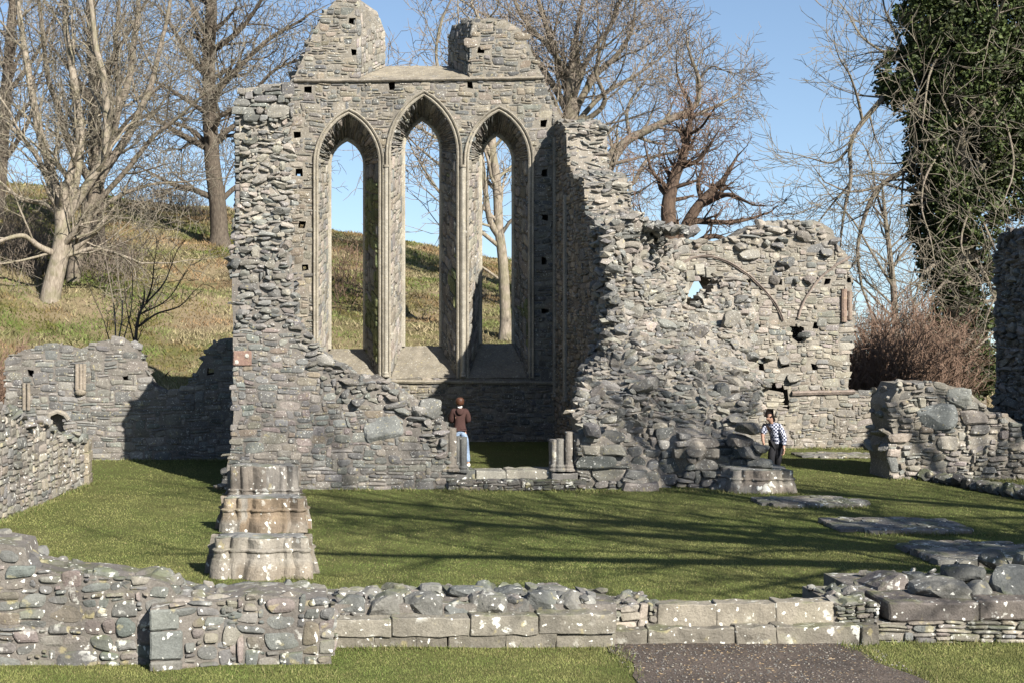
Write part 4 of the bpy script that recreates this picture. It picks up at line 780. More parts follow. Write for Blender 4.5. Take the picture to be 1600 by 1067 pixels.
# ------------------------------------------------------------------ front wall across the foreground
rng = RN(22); fw = thing('front_wall', 'lichen-spotted low rubble wall crossing the left and centre foreground, topped with rounded boulders', 'ruined wall', (0, 15.8, 0))
YA = 15.5; olA = [(-120, 1050), (-120, 850), (0, 852), (36, 858), (48, 886), (90, 895), (130, 900), (185, 905), (207, 910), (235, 905), (262, 912), (275, 930), (330, 935), (400, 931), (515, 940), (518, 1050)]
pts = ragged(pl(olA, YA), .08, .02, 3); m = MB(); prism(m, pts, pts, YA, YA + .75, MORT['grey'])
masonry(m, planeY(YA), pts, cw=.078, ch=.055, sizes=SZ_BIG + [(1, 1, 8), (2, 1, 6), (6, 5, 2)], prot=.026, pv=.8, tilt=.6, pal='mixed', rng=rng, gap=.022, n=7, warp=.05, sink=.02)
caps(m, pl(olA[1:-1], YA), YA + .08, YA + .72, .19, rng, 'grey', 3, over=.2, flat=.7)
m.build('masonry', M_near, fw)
m = MB(); YBm = 15.2; olB = [(236, 1050), (236, 952), (262, 948), (300, 947), (360, 944), (430, 950), (480, 948), (516, 952), (522, 975), (530, 1050)]
pts = ragged(pl(olB, YBm), .08, .012, 4); prism(m, pts, pts, YBm, YA + .1, MORT['grey'])
masonry(m, planeY(YBm), pts, cw=.074, ch=.055, sizes=SZ_BIG + [(1, 1, 8), (2, 1, 8), (6, 4, 2)], prot=.028, pv=.8, tilt=.6, pal='mixed', rng=rng, gap=.022, n=7, warp=.05, sink=.02, keep=lambda c: c[:, 0] > px(282, 0, YBm)[0])
for q0, q1, s_ in ((952, 985, (.27, .28, .25)), (986, 1032, (.23, .24, .22)), (1033, 1050, (.25, .24, .21))): block(m, px(234, 0, YBm)[0], px(284 if q0 > 970 else 278, 0, YBm)[0], YBm - .04, YBm + .3, px(0, q1, YBm)[1] + .004, px(0, q0, YBm)[1] - .004, s_, rng, .008, .05)
caps(m, pl(olB[1:-1], YBm), YBm + .06, YBm + .35, .15, rng, 'grey', 3, over=.3, flat=.5)
xa, xb = px(225, 0, YBm)[0], px(540, 0, YBm)[0]
for v in m.v: v[:, 1] += .72 * np.clip((v[:, 0] - xa) / (xb - xa), 0, 1); v[:, 2] -= .07 * np.clip((v[:, 0] - xa) / (xb - xa), 0, 1)
m.build('stepped_face', M_near, fw)
def boulder(name, a0, b0, a1, b1, Y, parent, mat, col, seed, k=.45):
    x0, z1 = px(a0, b0, Y); x1, z0 = px(a1, b1, Y); r = RK3[seed % 12]; V = r / np.abs(r).max(0) * ((x1 - x0) / 2, max(.09, (x1 - x0) * k), (z1 - z0) / 2); V = V + .012 * np.stack([vn(V * 9 + seed, 1), vn(V * 9 + seed, 2), vn(V * 9 + seed, 3)], 1)
    h = MB(); h.add(V + ((x0 + x1) / 2, Y, (z0 + z1) / 2), RF3, col); return h.build(name, mat, parent)
G1, G2, G3 = (.20, .205, .19), (.26, .25, .22), (.23, .225, .2)
BL = [(522, 928, 572, 968), (568, 924, 632, 970), (630, 924, 692, 970), (690, 934, 738, 968), (732, 926, 802, 966), (796, 930, 834, 962), (820, 921, 876, 962), (874, 922, 916, 960)]
for i, b in enumerate(BL): boulder('coping_boulder', *b, 16.55, fw, M_near, (G1, G2, G3)[i % 3], i)
BT = [(655, 911, 698, 932), (600, 917, 645, 934), (700, 916, 762, 934), (560, 918, 600, 934), (840, 913, 890, 930), (770, 915, 820, 932), (525, 920, 560, 935)]
for i, b in enumerate(BT): boulder('coping_boulder', *b, 16.90, fw, M_near, (.38, .37, .33) if i == 0 else (G2, G3, G1)[i % 3], i + 4)
m = MB(); boxm(m, px(515, 0, 16.40)[0], px(965, 0, 16.40)[0], 16.45, 17.30, -.1, px(0, 945, 16.40)[1], MORT['grey']); P = [(x, y, px(0, 945, 16.40)[1] + .02) for x, y in zip(rng.uniform(px(520, 0, 16.40)[0], px(960, 0, 16.40)[0], 110), rng.uniform(16.50, 17.25, 110))]; scatter_rocks(m, P, .09, rng, 'grey', 2, .6)
e = [px(a, b, 16.35) for a, b in ((518, 1020), (518, 958), (962, 958), (962, 1012))]; masonry(m, planeY(16.44), e, cw=.07, ch=.04, sizes=SZ_RUB, prot=.03, pal='grey', rng=rng, n=5, gap=.01)
m.build('wall_core', M_near, fw)
m = MB(); cs = [520, 612, 735, 842, 962]
for i, (a, b) in enumerate(zip(cs[:-1], cs[1:])):
    x0, x1 = px(a, 0, 16.20)[0], px(b, 0, 16.20)[0]; zt_ = px(0, 968 - i * 3, 16.20)[1]; zm = px(0, 996 - i * 1.5, 16.20)[1]
    block(m, x0 + .003, x1 - .003, 16.20, 16.60, zm + .004, zt_, np.array((.34, .31, .25)) * rng.uniform(.85, 1.1), rng, .016, .04, .01); 
cs = [522, 585, 650, 700, 790, 870, 962]
for i, (a, b) in enumerate(zip(cs[:-1], cs[1:])):
    x0, x1 = px(a, 0, 16.20)[0], px(b, 0, 16.20)[0]; block(m, x0 + .003, x1 - .003, 16.23 + rng.uniform(-.02, .02), 16.60, -.05, zm + .002, np.array((.27, .245, .195)) * rng.uniform(.8, 1.1), rng, .018, .04, .01)
m.build('ledge_course', M_near, fw)
m = MB(); fb = thing('front_step', 'squared pale sandstone blocks over a rough step at the end of the gravel path', 'stone step', (5.4, 16.40, 0))
for a, b in ((1028, 1120), (1120.5, 1212), (1212.5, 1303)): block(m, px(a, 0, 16.60)[0], px(b, 0, 16.60)[0], 16.60, 16.85, .05, px(0, 944 - (a - 1028) * .02, 16.60)[1], np.array((.37, .33, .26)) * rng.uniform(.9, 1.05), rng, .012, .04, .008)
m.build('dressed_block', M_near, fb); m = MB()
cs = [960, 1014, 1150, 1215, 1345, 1374]
for i, (a, b) in enumerate(zip(cs[:-1], cs[1:])): block(m, px(a, 0, 16.35)[0], px(b, 0, 16.35)[0] - .004, 16.35 + rng.uniform(-.03, .02), 16.80, -.05, px(0, 984 - (a - 960) * .012, 16.35)[1] + rng.uniform(-.012, .012), np.array((.29, .262, .212)) * rng.uniform(.8, 1.05), rng, .038, .035, .01)
m.build('rough_step', M_near, fb); m = MB()
e = pl([(958, 990), (958, 945), (1028, 950), (1028, 990)], 16.60); boxm(m, e[0][0], e[2][0], 16.62, 17.20, -.1, e[1][1] - .02, MORT['grey']); masonry(m, planeY(16.60), e, cw=.06, ch=.04, prot=.03, pal='pale', rng=rng, n=5, gap=.01)
P = [(x, y, e[1][1]) for x, y in zip(rng.uniform(e[0][0] - .2, e[2][0], 22), rng.uniform(16.60, 17.20, 22))]; scatter_rocks(m, P, .07, rng, 'grey', 2, .5)
m.build('rubble_fill', M_near, fb); m = MB(); e = pl([(1303, 985), (1303, 940), (1374, 938), (1374, 985)], 16.60); boxm(m, e[0][0], e[2][0], 16.62, 17.60, -.1, e[1][1] - .02, MORT['grey']); masonry(m, planeY(16.60), e, cw=.06, ch=.04, prot=.03, pal='grey', rng=rng, n=5, gap=.01)
P = [(x, y, e[1][1]) for x, y in zip(rng.uniform(e[0][0], e[2][0], 22), rng.uniform(16.60, 17.40, 22))]; scatter_rocks(m, P, .09, rng, 'grey', 2, .4); m.build('rubble_fill', M_near, fb)
rf = thing('boulder_wall', 'low wall at bottom right of a long dark slab carrying big rounded boulders', 'ruined wall', (7.8, 16.70, 0)); m = MB()
block(m, px(1389, 0, 16.50)[0], px(1530, 0, 16.50)[0] - .004, 16.50, 17.20, px(0, 971, 16.50)[1], px(0, 941, 16.50)[1], (.20, .175, .155), rng, .012, .06); block(m, px(1530, 0, 16.50)[0], px(1700, 0, 16.50)[0], 16.50, 17.20, px(0, 968, 16.50)[1], px(0, 938, 16.50)[1], (.22, .19, .165), rng, .012, .06); m.build('long_slab', M_near, rf)
m = MB(); e = pl([(1374, 1010), (1374, 974), (1720, 970), (1720, 1010)], 16.45); boxm(m, e[0][0], e[2][0], 16.52, 17.30, -.1, px(0, 973, 16.50)[1], MORT['pale']); masonry(m, planeY(16.50), e, cw=.085, ch=.05, sizes=SZ_BED, prot=.03, pal='pale', rng=rng, n=7, gap=.012, warp=.02)
boxm(m, px(1389, 0, 16.50)[0] + .05, e[2][0], 16.70, 18.60, -.1, px(0, 945, 16.70)[1], MORT['grey']); P = [(x, y, px(0, 938, 16.70)[1]) for x, y in zip(rng.uniform(px(1400, 0, 16.50)[0], e[2][0], 26), rng.uniform(17.00, 18.50, 26))]; scatter_rocks(m, P, .07, rng, 'grey', 2, .5); m.build('rubble_core', M_near, rf)
for i, (b, Y, c) in enumerate((((1343, 893, 1424, 938), 17.80, (.27, .235, .21)), ((1424, 902, 1506, 942), 17.00, G2), ((1500, 906, 1550, 940), 17.00, G3), ((1474, 882, 1542, 914), 18.00, (.17, .17, .155)), ((1546, 878, 1625, 942), 17.10, G1), ((1410, 893, 1450, 912), 18.00, G1), ((1530, 858, 1580, 890), 18.60, (.17, .17, .155)), ((1585, 860, 1640, 900), 18.40, G2), ((1620, 890, 1680, 942), 17.20, G2))):
    boulder('boulder', *b, Y, rf, M_near, c, i + 1, .5)
# ------------------------------------------------------------------ trees
def nrm(v): l = math.sqrt(v[0] ** 2 + v[1] ** 2 + v[2] ** 2) + 1e-9; return (v[0] / l, v[1] / l, v[2] / l)
def grow(out, rnd, p, d, L, r, lev, S):
    sg = S['seg'][lev]; n = max(2, int(L / sg)); st = L / n; pts = [p]; wg = S['wig'][lev]; up = S['up'][lev]
    for i in range(n):
        d = nrm((d[0] + rnd.gauss(0, wg), d[1] + rnd.gauss(0, wg), d[2] + rnd.gauss(0, wg) + up)); p = (p[0] + d[0] * st, p[1] + d[1] * st, p[2] + d[2] * st); pts.append(p)
    rad = [max(S['rmin'], r * (1 - (1 - S['tap']) * i / n)) for i in range(n + 1)]; rad[-1] = max(S['rmin'] * .6, rad[-1] * .6); out[min(lev, 4)].append((pts, rad))
    if lev < S['max']: spawn(out, rnd, pts, rad, L, lev, S)
def spawn(out, rnd, pts, rad, L, lev, S, t0=.18):
    n = len(pts) - 1; k = int(S['dens'][lev] * L * rnd.uniform(.8, 1.2) + rnd.random()); az = rnd.uniform(0, 6.28)
    for c in range(k):
        t = t0 + (1 - t0) * (c + rnd.random()) / k; f = t * n; i = min(n - 1, int(f)); f -= i; a, b = pts[i], pts[i + 1]
        q = tuple(a[j] + (b[j] - a[j]) * f for j in range(3)); d = nrm(tuple(b[j] - a[j] for j in range(3))); az += 2.4 + rnd.gauss(0, .5)
        u = nrm((d[1], -d[0], .01)) if abs(d[2]) < .98 else (1, 0, 0); w = (d[1] * u[2] - d[2] * u[1], d[2] * u[0] - d[0] * u[2], d[0] * u[1] - d[1] * u[0])
        an = S['ang'][lev] * rnd.uniform(.7, 1.3); sa, ca = math.sin(an), math.cos(an)
        dd = nrm(tuple(d[j] * ca + (u[j] * math.cos(az) + w[j] * math.sin(az)) * sa for j in range(3)))
        ln = S['len'][lev] * rnd.uniform(.55, 1.25) * (1.15 - .55 * t); r_ = rad[i] * S['rr'] 
        grow(out, rnd, q, dd, ln, max(S['rmin'], min(r_, rad[i] * .8)), lev + 1, S)
def tubes(mb, br, sides, col=(.5, .5, .5)):
    G = {}
    for pts, rad in br: G.setdefault(len(pts), []).append((pts, rad))
    for k, L in G.items():
        P = np.array([a for a, _ in L]); Rr = np.array([b for _, b in L]); T = np.gradient(P, axis=1); T /= np.linalg.norm(T, axis=2, keepdims=True) + 1e-9
        ref = np.where(np.abs(T[:, :1, 2:3]) > .8, np.array([1., .1, 0]), np.array([.1, .1, 1.])); U = np.cross(T, ref); U /= np.linalg.norm(U, axis=2, keepdims=True) + 1e-9; W = np.cross(T, U)
        th = np.arange(sides) * 6.2832 / sides; V = P[:, :, None] + Rr[:, :, None, None] * (U[:, :, None] * np.cos(th)[None, None, :, None] + W[:, :, None] * np.sin(th)[None, None, :, None])
        S = len(L); b = np.arange(S)[:, None, None] * k * sides; i = np.arange(k - 1)[None, :, None] * sides; s = np.arange(sides)[None, None, :]; s2 = (s + 1) % sides
        mb.add(V.reshape(-1, 3), np.stack([b + i + s, b + i + s2, b + i + sides + s2, b + i + sides + s], 3).reshape(-1, 4), col)
SP = dict(seg=[.8, .6, .4, .3, .22, .2], wig=[.08, .14, .17, .2, .22, .2], up=[.05, .05, .05, .05, .04, .03], tap=.4, rmin=.0105, dens=[1.3, 1.8, 3.0, 4.3, 3.5], ang=[.7, .75, .8, .8, .7], len=[3.2, 2.2, 1.35, .75, .4], rr=.42, max=4)
def smooth_path(L, k=5):
    P = np.array(L, float); n = len(P); t = np.linspace(0, n - 1, (n - 1) * k + 1); out = []
    Pp = np.concatenate([[2 * P[0] - P[1]], P, [2 * P[-1] - P[-2]]])
    for x in t:
        i = min(int(x), n - 2); f = x - i; a, b, c, d = Pp[i:i + 4]; out.append(.5 * ((2 * b) + (c - a) * f + (2 * a - 5 * b + 4 * c - d) * f * f + (3 * b - a - 3 * c + d) * f ** 3))
    return np.array(out)
def tree(name, label, Y, trunk, limbs, seed, mt, mtw, group=None, root=True, lmul=1., base=None, **kw):
    """trunk and limbs: lists of (photo x, photo y) with radii; limbs bow towards or away from the viewer as they rise"""
    sc = 1.17 if Y > 57 and 'faint' not in label and 'round crown' not in label else 1.; S = dict(SP); S.update(kw); S['len'] = [v * sc for v in S['len']]; S['dens'] = [v / sc for v in S['dens']]; S['rmin'] *= sc; trunk = (trunk[0], trunk[1] * sc, trunk[2] * sc); limbs = [(l[0], l[1] * sc, l[2] * sc, *l[3:]) for l in limbs]; rnd = random.Random(seed); out = [[], [], [], [], []]; main = []
    def path(L, r0, r1, bow, y0):
        k = len(L); Q = []
        for i, (a, b) in enumerate(L): yy = y0 + bow * (i / max(1, k - 1)) ** 1.2; x, z = px(a, b, yy); Q.append((x, yy, z))
        P = smooth_path(Q); n = len(P); wob = np.stack([vn(P * .9 + seed, 1), vn(P * .9 + seed, 2), .3 * vn(P * .9, 3)], 1) * .12 * np.linspace(0, 1, n)[:, None]; P = P + wob
        return [tuple(p) for p in P], [r0 + (r1 - r0) * i / (n - 1) for i in range(n)]
    tp, tr = path(trunk[0], trunk[1], trunk[2], 0, Y); g0 = float(gz(tp[0][0], tp[0][1])); 
    if root and tp[0][2] > g0 - .1: tp = [(tp[0][0], tp[0][1], g0 - .3)] + tp; tr = [tr[0] * 1.25] + tr
    tr[0] *= 1.25; tr[1] *= 1.08
    main.append((tp, tr)); rng_ = rnd
    for L, r0, r1, *bw in limbs:
        # start depth where the trunk is
        main.append(path(L, r0, r1, bw[0] if bw else (rnd.uniform(-2.2, 2.2) if len(L) > 2 else 0), Y))
    t = thing(name, label, 'tree' if 'tree' in name else 'shrub', (tp[0][0], tp[0][1], g0), group)
    m = MB(); tubes(m, main, 12); m.build('trunk', mt, t, True)
    for i, (p, r) in enumerate(main):
        Lm = sum(math.dist(a, b) for a, b in zip(p[:-1], p[1:])); S2 = dict(S)
        spawn(out, rnd, p, r, Lm, 0, S, .35 if i == 0 else .1)
        grow(out, rnd, p[-1], nrm(tuple(p[-1][j] - p[-2][j] for j in range(3))), S['len'][0] * .7, r[-1], 1, S)
    m = MB(); tubes(m, out[1], 6); tubes(m, out[2], 5) if out[2] else 0; m.build('branches', mt, t, True)
    if out[3] or out[4]:
        m = MB(); 
        if out[3]: tubes(m, out[3], 3)
        if out[4]: tubes(m, out[4], 3)
        m.build('twigs', mtw, t)
    return t
GB = 'bare trees standing behind the ruins'
tree('bare_tree', 'pale-trunked bare tree at far left leaning right, forking low into many upright limbs', 62, ([(72, 507), (80, 455), (92, 405), (98, 360), (95, 325)], .42, .26), [
    ([(92, 400), (62, 386), (32, 368), (-10, 380)], .14, .06), ([(96, 335), (80, 270), (60, 200), (45, 120), (30, 30), (20, -60)], 0.213, 0.078), ([(98, 350), (115, 290), (125, 220), (118, 140), (105, 60), (100, -50)], 0.250, 0.091),
    ([(98, 345), (130, 300), (160, 240), (165, 150), (150, 60), (140, -40)], 0.213, 0.078), ([(92, 402), (120, 396), (150, 388), (190, 400), (222, 412)], .1, .04), ([(97, 340), (70, 320), (30, 310), (-5, 280)], .12, .05), ([(98, 350), (60, 250), (10, 190), (-30, 150)], .12, .05)], 1, M_bark_pale, M_twig_pale, GB, dens=[1.0, 1.5, 2.5, 3.6, 3])
tree('bare_tree', 'second bare tree right of the pale leaning one, slender limbs fanning right', 65, ([(112, 480), (118, 410), (135, 345), (150, 285)], .32, .2), [
    ([(135, 340), (160, 270), (175, 200), (200, 130), (215, 40), (220, -50)], 0.225, 0.078), ([(150, 285), (195, 220), (230, 150), (250, 80), (270, -20)], 0.200, 0.065), ([(148, 295), (110, 230), (90, 170), (70, 100), (60, 0)], 0.175, 0.065),
    ([(140, 330), (190, 275), (240, 215), (285, 180), (320, 150)], .13, .04), ([(130, 350), (180, 310), (230, 290), (290, 285)], .1, .04), ([(150, 290), (185, 180), (180, 80), (190, -30)], .14, .06)], 2, M_bark_grey, M_twig_pale, GB, dens=[1.0, 1.5, 2.5, 3.6, 3])
tree('bare_tree', 'dark straight-trunked tree farther back between the two leaning trees', 75, ([(152, 400), (150, 250), (146, 110), (140, -30)], .36, .2), [([(150, 260), (190, 200), (230, 160)], .12, .05), ([(148, 160), (110, 110), (70, 60)], .12, .05), ([(147, 130), (190, 70), (230, 0)], .12, .05)], 3, M_bark_dark, M_twig, GB, dens=[1.0, 1.4, 2.2, 3, 3])
tree('bare_tree', 'dark tree at the very left edge of the picture on the hill', 78, ([(-12, 420), (2, 250), (12, 120), (20, 0)], .36, .2), [([(0, 260), (40, 200), (60, 130)], .14, .06), ([(10, 150), (60, 80), (90, 10)], .12, .05)], 4, M_bark_dark, M_twig, GB, dens=[1.0, 1.4, 2.2, 3, 3])
tree('oak_tree', 'big dark gnarled oak with a thick vertical trunk left of the ruined gable', 78, ([(343, 372), (340, 320), (331, 250), (328, 170), (325, 90), (330, 0), (335, -80)], .43, .24), [
    ([(338, 312), (300, 296), (270, 288), (235, 270)], .16, .06), ([(338, 322), (370, 292), (410, 270), (450, 262)], .14, .06), ([(331, 235), (290, 215), (250, 190), (225, 170)], .18, .06), ([(331, 225), (365, 198), (400, 182), (440, 150)], .16, .06),
    ([(328, 155), (370, 110), (420, 62), (470, 32)], .18, .06), ([(328, 125), (290, 80), (255, 20)], .16, .06), ([(326, 85), (380, 42), (420, -20)], .16, .06), ([(328, 180), (280, 150), (240, 125)], .13, .05), ([(329, 190), (380, 160), (430, 110), (480, 90)], .13, .05), ([(326, 60), (300, 10), (280, -40)], .14, .06)],
    5, M_bark_dark, M_twig_pale, GB, wig=[.12, .22, .28, .3, .28, .2], dens=[1.9, 1.8, 2.4, 3.2, 3.2], rmin=.0115, len=[2.4, 1.9, 1.2, .7, .4])
tree('bare_tree', 'large domed bare tree rising behind the right shoulder of the gable', 70, ([(893, 430), (895, 300), (893, 185), (891, 150)], .45, .26), [
    ([(893, 190), (868, 140), (830, 80), (790, 40), (745, 15)], .17, .05), ([(893, 172), (880, 120), (860, 60), (840, 0), (830, -50)], .18, .06), ([(892, 160), (903, 110), (900, 50), (910, -10)], .18, .05), ([(895, 178), (930, 120), (962, 88), (985, 50), (992, 20)], .17, .05),
    ([(894, 195), (925, 182), (944, 158), (932, 115), (945, 60)], .14, .05), ([(893, 160), (870, 90), (820, 30), (790, -30)], .14, .05), ([(895, 200), (940, 150), (990, 120), (1030, 95)], .13, .04), ([(893, 165), (920, 90), (960, 30), (970, -20)], .13, .05)], 6, M_bark_grey, M_twig, GB, dens=[.8, 1.6, 2.8, 4.3, 3.6], len=[3.4, 2.4, 1.5, .85, .45])
tree('bare_tree', 'slim forked tree with a smooth pale trunk, seen through the right-hand lancet', 59, ([(790, 508), (787, 430), (781, 370), (776, 300), (769, 240), (772, 170), (762, 100)], .2, .12), [
    ([(781, 372), (766, 346), (758, 300), (752, 240), (745, 170)], .13, .06), ([(771, 250), (740, 200), (700, 150), (682, 90), (690, 30)], .1, .04), ([(772, 180), (740, 120), (722, 60)], .09, .04), ([(779, 385), (720, 335), (680, 290), (650, 240)], .08, .03), ([(785, 440), (730, 400), (690, 360)], .05, .02), ([(776, 300), (720, 240), (670, 210), (630, 190)], .07, .03), ([(780, 350), (700, 270), (655, 230)], .07, .03)], 7, M_bark_pale, M_twig, GB, dens=[1.0, 1.4, 2.0, 2.6, 3])
tree('bare_tree', 'bare tree whose long limb reaches right to a small round crown', 62, ([(935, 460), (940, 340), (945, 270)], .36, .26), [
    ([(945, 272), (975, 225), (1010, 205), (1050, 186), (1085, 166), (1092, 125), (1084, 95)], .22, .07), ([(1050, 186), (1090, 178), (1130, 160), (1148, 150)], .1, .03), ([(1080, 166), (1062, 130), (1055, 100)], .09, .03), ([(945, 285), (985, 290), (1010, 252), (1045, 240), (1085, 235)], .12, .04),
    ([(943, 300), (970, 310), (1000, 300)], .1, .04), ([(1088, 130), (1110, 105), (1128, 110)], .06, .025), ([(985, 218), (980, 170), (1005, 130), (1020, 110)], .09, .03)], 8, M_bark_grey, M_twig, GB, dens=[1.7, 2.3, 3.0, 3.8, 3.8], len=[1.9, 1.5, 1.0, .65, .4])
tree('gnarled_tree', 'reddish-brown gnarled tree with broken stub limbs above the rubble mass', 48, ([(1046, 440), (1048, 370), (1045, 325), (1052, 280), (1066, 250), (1075, 212), (1078, 185)], .33, .06), [
    ([(1055, 410), (1075, 350), (1100, 312), (1128, 285), (1146, 255)], .25, .05), ([(1062, 262), (1090, 252), (1108, 232)], .1, .05), ([(1046, 372), (1015, 348), (984, 332)], .14, .04), ([(1078, 345), (1120, 348), (1160, 345), (1203, 332)], .12, .03), ([(1100, 318), (1140, 305), (1182, 322)], .12, .03), ([(1050, 300), (1020, 270), (1010, 240)], .08, .03), ([(1100, 320), (1090, 290), (1098, 262)], .1, .04), ([(1075, 212), (1095, 200), (1108, 180)], .06, .03), ([(1060, 400), (1110, 370), (1150, 380), (1185, 370)], .12, .03)],
    9, bark('red_brown_bark', (.12, .085, .062), (.065, .048, .038)), M_twig_red, GB, len=[1.1, .95, .7, .5, .3], dens=[2.6, 2.6, 3.4, 4.4, 4], rmin=.009, wig=[.15, .24, .26, .26, .25, .2])
tree('bare_tree', 'faint thin bare tree left of the ivy-covered one, behind the thickets', 60, ([(1402, 600), (1398, 480), (1392, 400), (1385, 330)], .16, .08), [([(1396, 450), (1360, 390), (1330, 340), (1300, 310)], .06, .025), ([(1394, 420), (1430, 370), (1450, 320)], .06, .025), ([(1388, 360), (1370, 300), (1360, 250)], .06, .03), ([(1398, 500), (1350, 450), (1310, 420)], .05, .025), ([(1398, 520), (1440, 470), (1470, 420)], .05, .02)], 10, M_bark_grey, M_twig, GB, len=[2, 1.6, 1.1, .7, .4], dens=[1.3, 1.6, 2.2, 2.8, 3], rmin=.01)
ivy = tree('ivy_tree', 'huge tree wrapped in dark glossy ivy at right with hanging bare branches on its left', 46, ([(1508, 640), (1500, 450), (1492, 300), (1490, 150), (1482, 50), (1476, -60)], .6, .3), [
    ([(1490, 92), (1462, 76), (1430, 100), (1390, 140), (1348, 190), (1328, 232), (1326, 290), (1318, 345)], .13, .04), ([(1490, 232), (1446, 236), (1415, 266), (1375, 292), (1352, 335), (1342, 400), (1346, 452)], .12, .04), ([(1328, 232), (1300, 255), (1262, 248)], .05, .02), ([(1348, 190), (1332, 130), (1312, 90)], .05, .02),
    ([(1490, 100), (1530, 60), (1562, 10)], .12, .05), ([(1495, 200), (1545, 150), (1595, 120)], .12, .05), ([(1375, 292), (1330, 300), (1290, 285)], .05, .02), ([(1430, 100), (1400, 60), (1380, 10)], .07, .03), ([(1460, 60), (1430, 10), (1400, -40)], .08, .03), ([(1440, 80), (1400, 90), (1350, 60), (1330, 20)], .06, .02),
    ([(1326, 290), (1300, 320), (1270, 360)], .04, .02), ([(1345, 400), (1320, 430), (1300, 470)], .04, .02), ([(1500, 430), (1540, 420), (1562, 390)], .08, .03), ([(1500, 460), (1550, 470), (1580, 430)], .08, .03), ([(1498, 400), (1450, 420), (1425, 470)], .07, .03), ([(1500, 200), (1470, 235), (1440, 300), (1452, 380)], .05, .02, -3), ([(1492, 300), (1530, 340), (1562, 420), (1545, 500)], .05, .02, -3), ([(1492, 110), (1550, 150), (1582, 230), (1575, 300)], .05, .02, -3.4), ([(1500, 420), (1460, 460), (1440, 520)], .06, .03, -2.6), ([(1500, 380), (1540, 430), (1560, 500), (1530, 545)], .06, .03, -2.6), ([(1482, 60), (1452, 120), (1440, 195)], .05, .02, -3.4), ([(1495, 250), (1520, 300), (1500, 380), (1530, 440)], .045, .02, -3.2)],
    12, M_bark_grey, M_twig_pale, None, wig=[.1, .14, .14, .14, .13, .1], up=[.0, .02, .06, .08, .1, .1], len=[1.9, 1.7, 1.25, .8, .5], dens=[1.7, 1.5, 1.9, 2.3, 2.2], ang=[.9, .7, .6, .5, .5], rmin=.009)
rng = RN(50); EL = [(1508, 575, 42, 60), (1500, 490, 52, 70), (1495, 410, 58, 75), (1500, 330, 70, 75), (1505, 250, 80, 75), (1512, 170, 92, 80), (1500, 85, 95, 80), (1415, 118, 42, 40), (1400, 140, 24, 30), (1440, 260, 26, 30), (1435, 560, 30, 40), (1600, 60, 60, 80), (1592, 275, 42, 70), (1455, 30, 58, 60), (1545, 25, 90, 70), (1575, 120, 62, 80), (1565, 205, 52, 70), (1520, -45, 100, 60), (1455, 350, 35, 50), (1450, 195, 30, 50)]
LV = []; LC = []
for a, b, rx, ry in EL:
    x, z = px(a, b, 46); s_ = 46 / F; n = int(rx * ry * 2.6); d = rng.normal(size=(n, 3)); d /= np.linalg.norm(d, axis=1, keepdims=True); rr = rng.uniform(.55, 1.08, (n, 1)) ** .7
    q = d * rr; q = q * (1 + .22 * vn(d * 2.6 + a, 3)[:, None] + .12 * vn(d * 6 + b, 4)[:, None]); P = q * (rx * s_, max(1.0, rx * s_ * .9), ry * s_) + (x, 45.9, z); cl = vn(P * 1.6, 9); P = P[cl + .5 * vn(P * 3.5, 19) > -.2]; LV.append(P)
P = np.concatenate(LV); n = len(P); sz = rng.uniform(.028, .085, (n, 1)); U = rng.normal(size=(n, 3)); U /= np.linalg.norm(U, axis=1, keepdims=True); W = np.cross(U, rng.normal(size=(n, 3))); W /= np.linalg.norm(W, axis=1, keepdims=True)
V = np.stack([P - U * sz, P + W * sz * .8, P + U * sz, P - W * sz * .8], 1); col = np.array([.036, .05, .016]) * rng.uniform(.35, 1.7, (n, 1)) * (1 + .4 * vn(P * .8, 5)[:, None]) + np.array([.015, .012, 0]) * (rng.random((n, 1)) < .15)
m = MB(); m.add(V.reshape(-1, 3), np.arange(4 * n).reshape(-1, 4), np.repeat(col, 4, 0)); m.build('ivy', M_ivy, ivy)
# shrubs and thickets
def thicket(name, label, a0, a1, Y, dY, zt0, n, seed, mat, r=.02, cat='shrub', L=(1.5, 3.), group=None, k=5):
    rnd = random.Random(seed); out = [[], [], [], [], []]; S = dict(SP); S.update(seg=[.5, .35, .25, .2, .2], wig=[.12, .16, .18, .2, .2], up=[.03, .04, .04, .03, .03], len=[.9, .55, .35, .3, .2], dens=[k * .5, k * .6, 2.5, 2], max=3, rmin=.009, ang=[.6, .6, .6, .6])
    for _ in range(n):
        y = Y + rnd.uniform(-dY, dY); x = (rnd.uniform(a0, a1) - VX) * y / F; z = float(gz(x, y)); e = 1 - abs((x * F / y + VX - (a0 + a1) / 2) / ((a1 - a0) / 2)) ** 3 * .5
        grow(out, rnd, (x, y, z - .05), nrm((rnd.gauss(0, .35), rnd.gauss(0, .35), 1)), rnd.uniform(*L) * e, r, 0, S)
    t = thing(name, label, cat, ((a0 + a1) / 2 * Y / F - VX * Y / F, Y, float(gz((a0 + a1) / 2 * Y / F - VX * Y / F, Y))), group); m = MB(); tubes(m, out[0], 4); m.build('stems', mat, t); m = MB(); tubes(m, out[1] + out[2], 3); tubes(m, out[3], 3); m.build('twigs', mat, t)
TG = 'leafless brown thickets'
thicket('bramble_thicket', 'dense rust-brown thicket just right of the arched wall end', 1325, 1400, 42, 1.6, 0, 130, 1, M_twig_red, group=TG, L=(2.3, 4.2))
thicket('bramble_thicket', 'dense brown thicket at the foot of the ivy-covered tree', 1395, 1490, 43, 1.6, 0, 140, 2, M_twig_red, group=TG, L=(2.2, 4.0))
thicket('bramble_thicket', 'taller greyish thicket behind the rust-brown ones, below the sky gap', 1300, 1490, 60, 3, 0, 150, 3, M_twig, group=TG, L=(3.2, 5.2), r=.03)
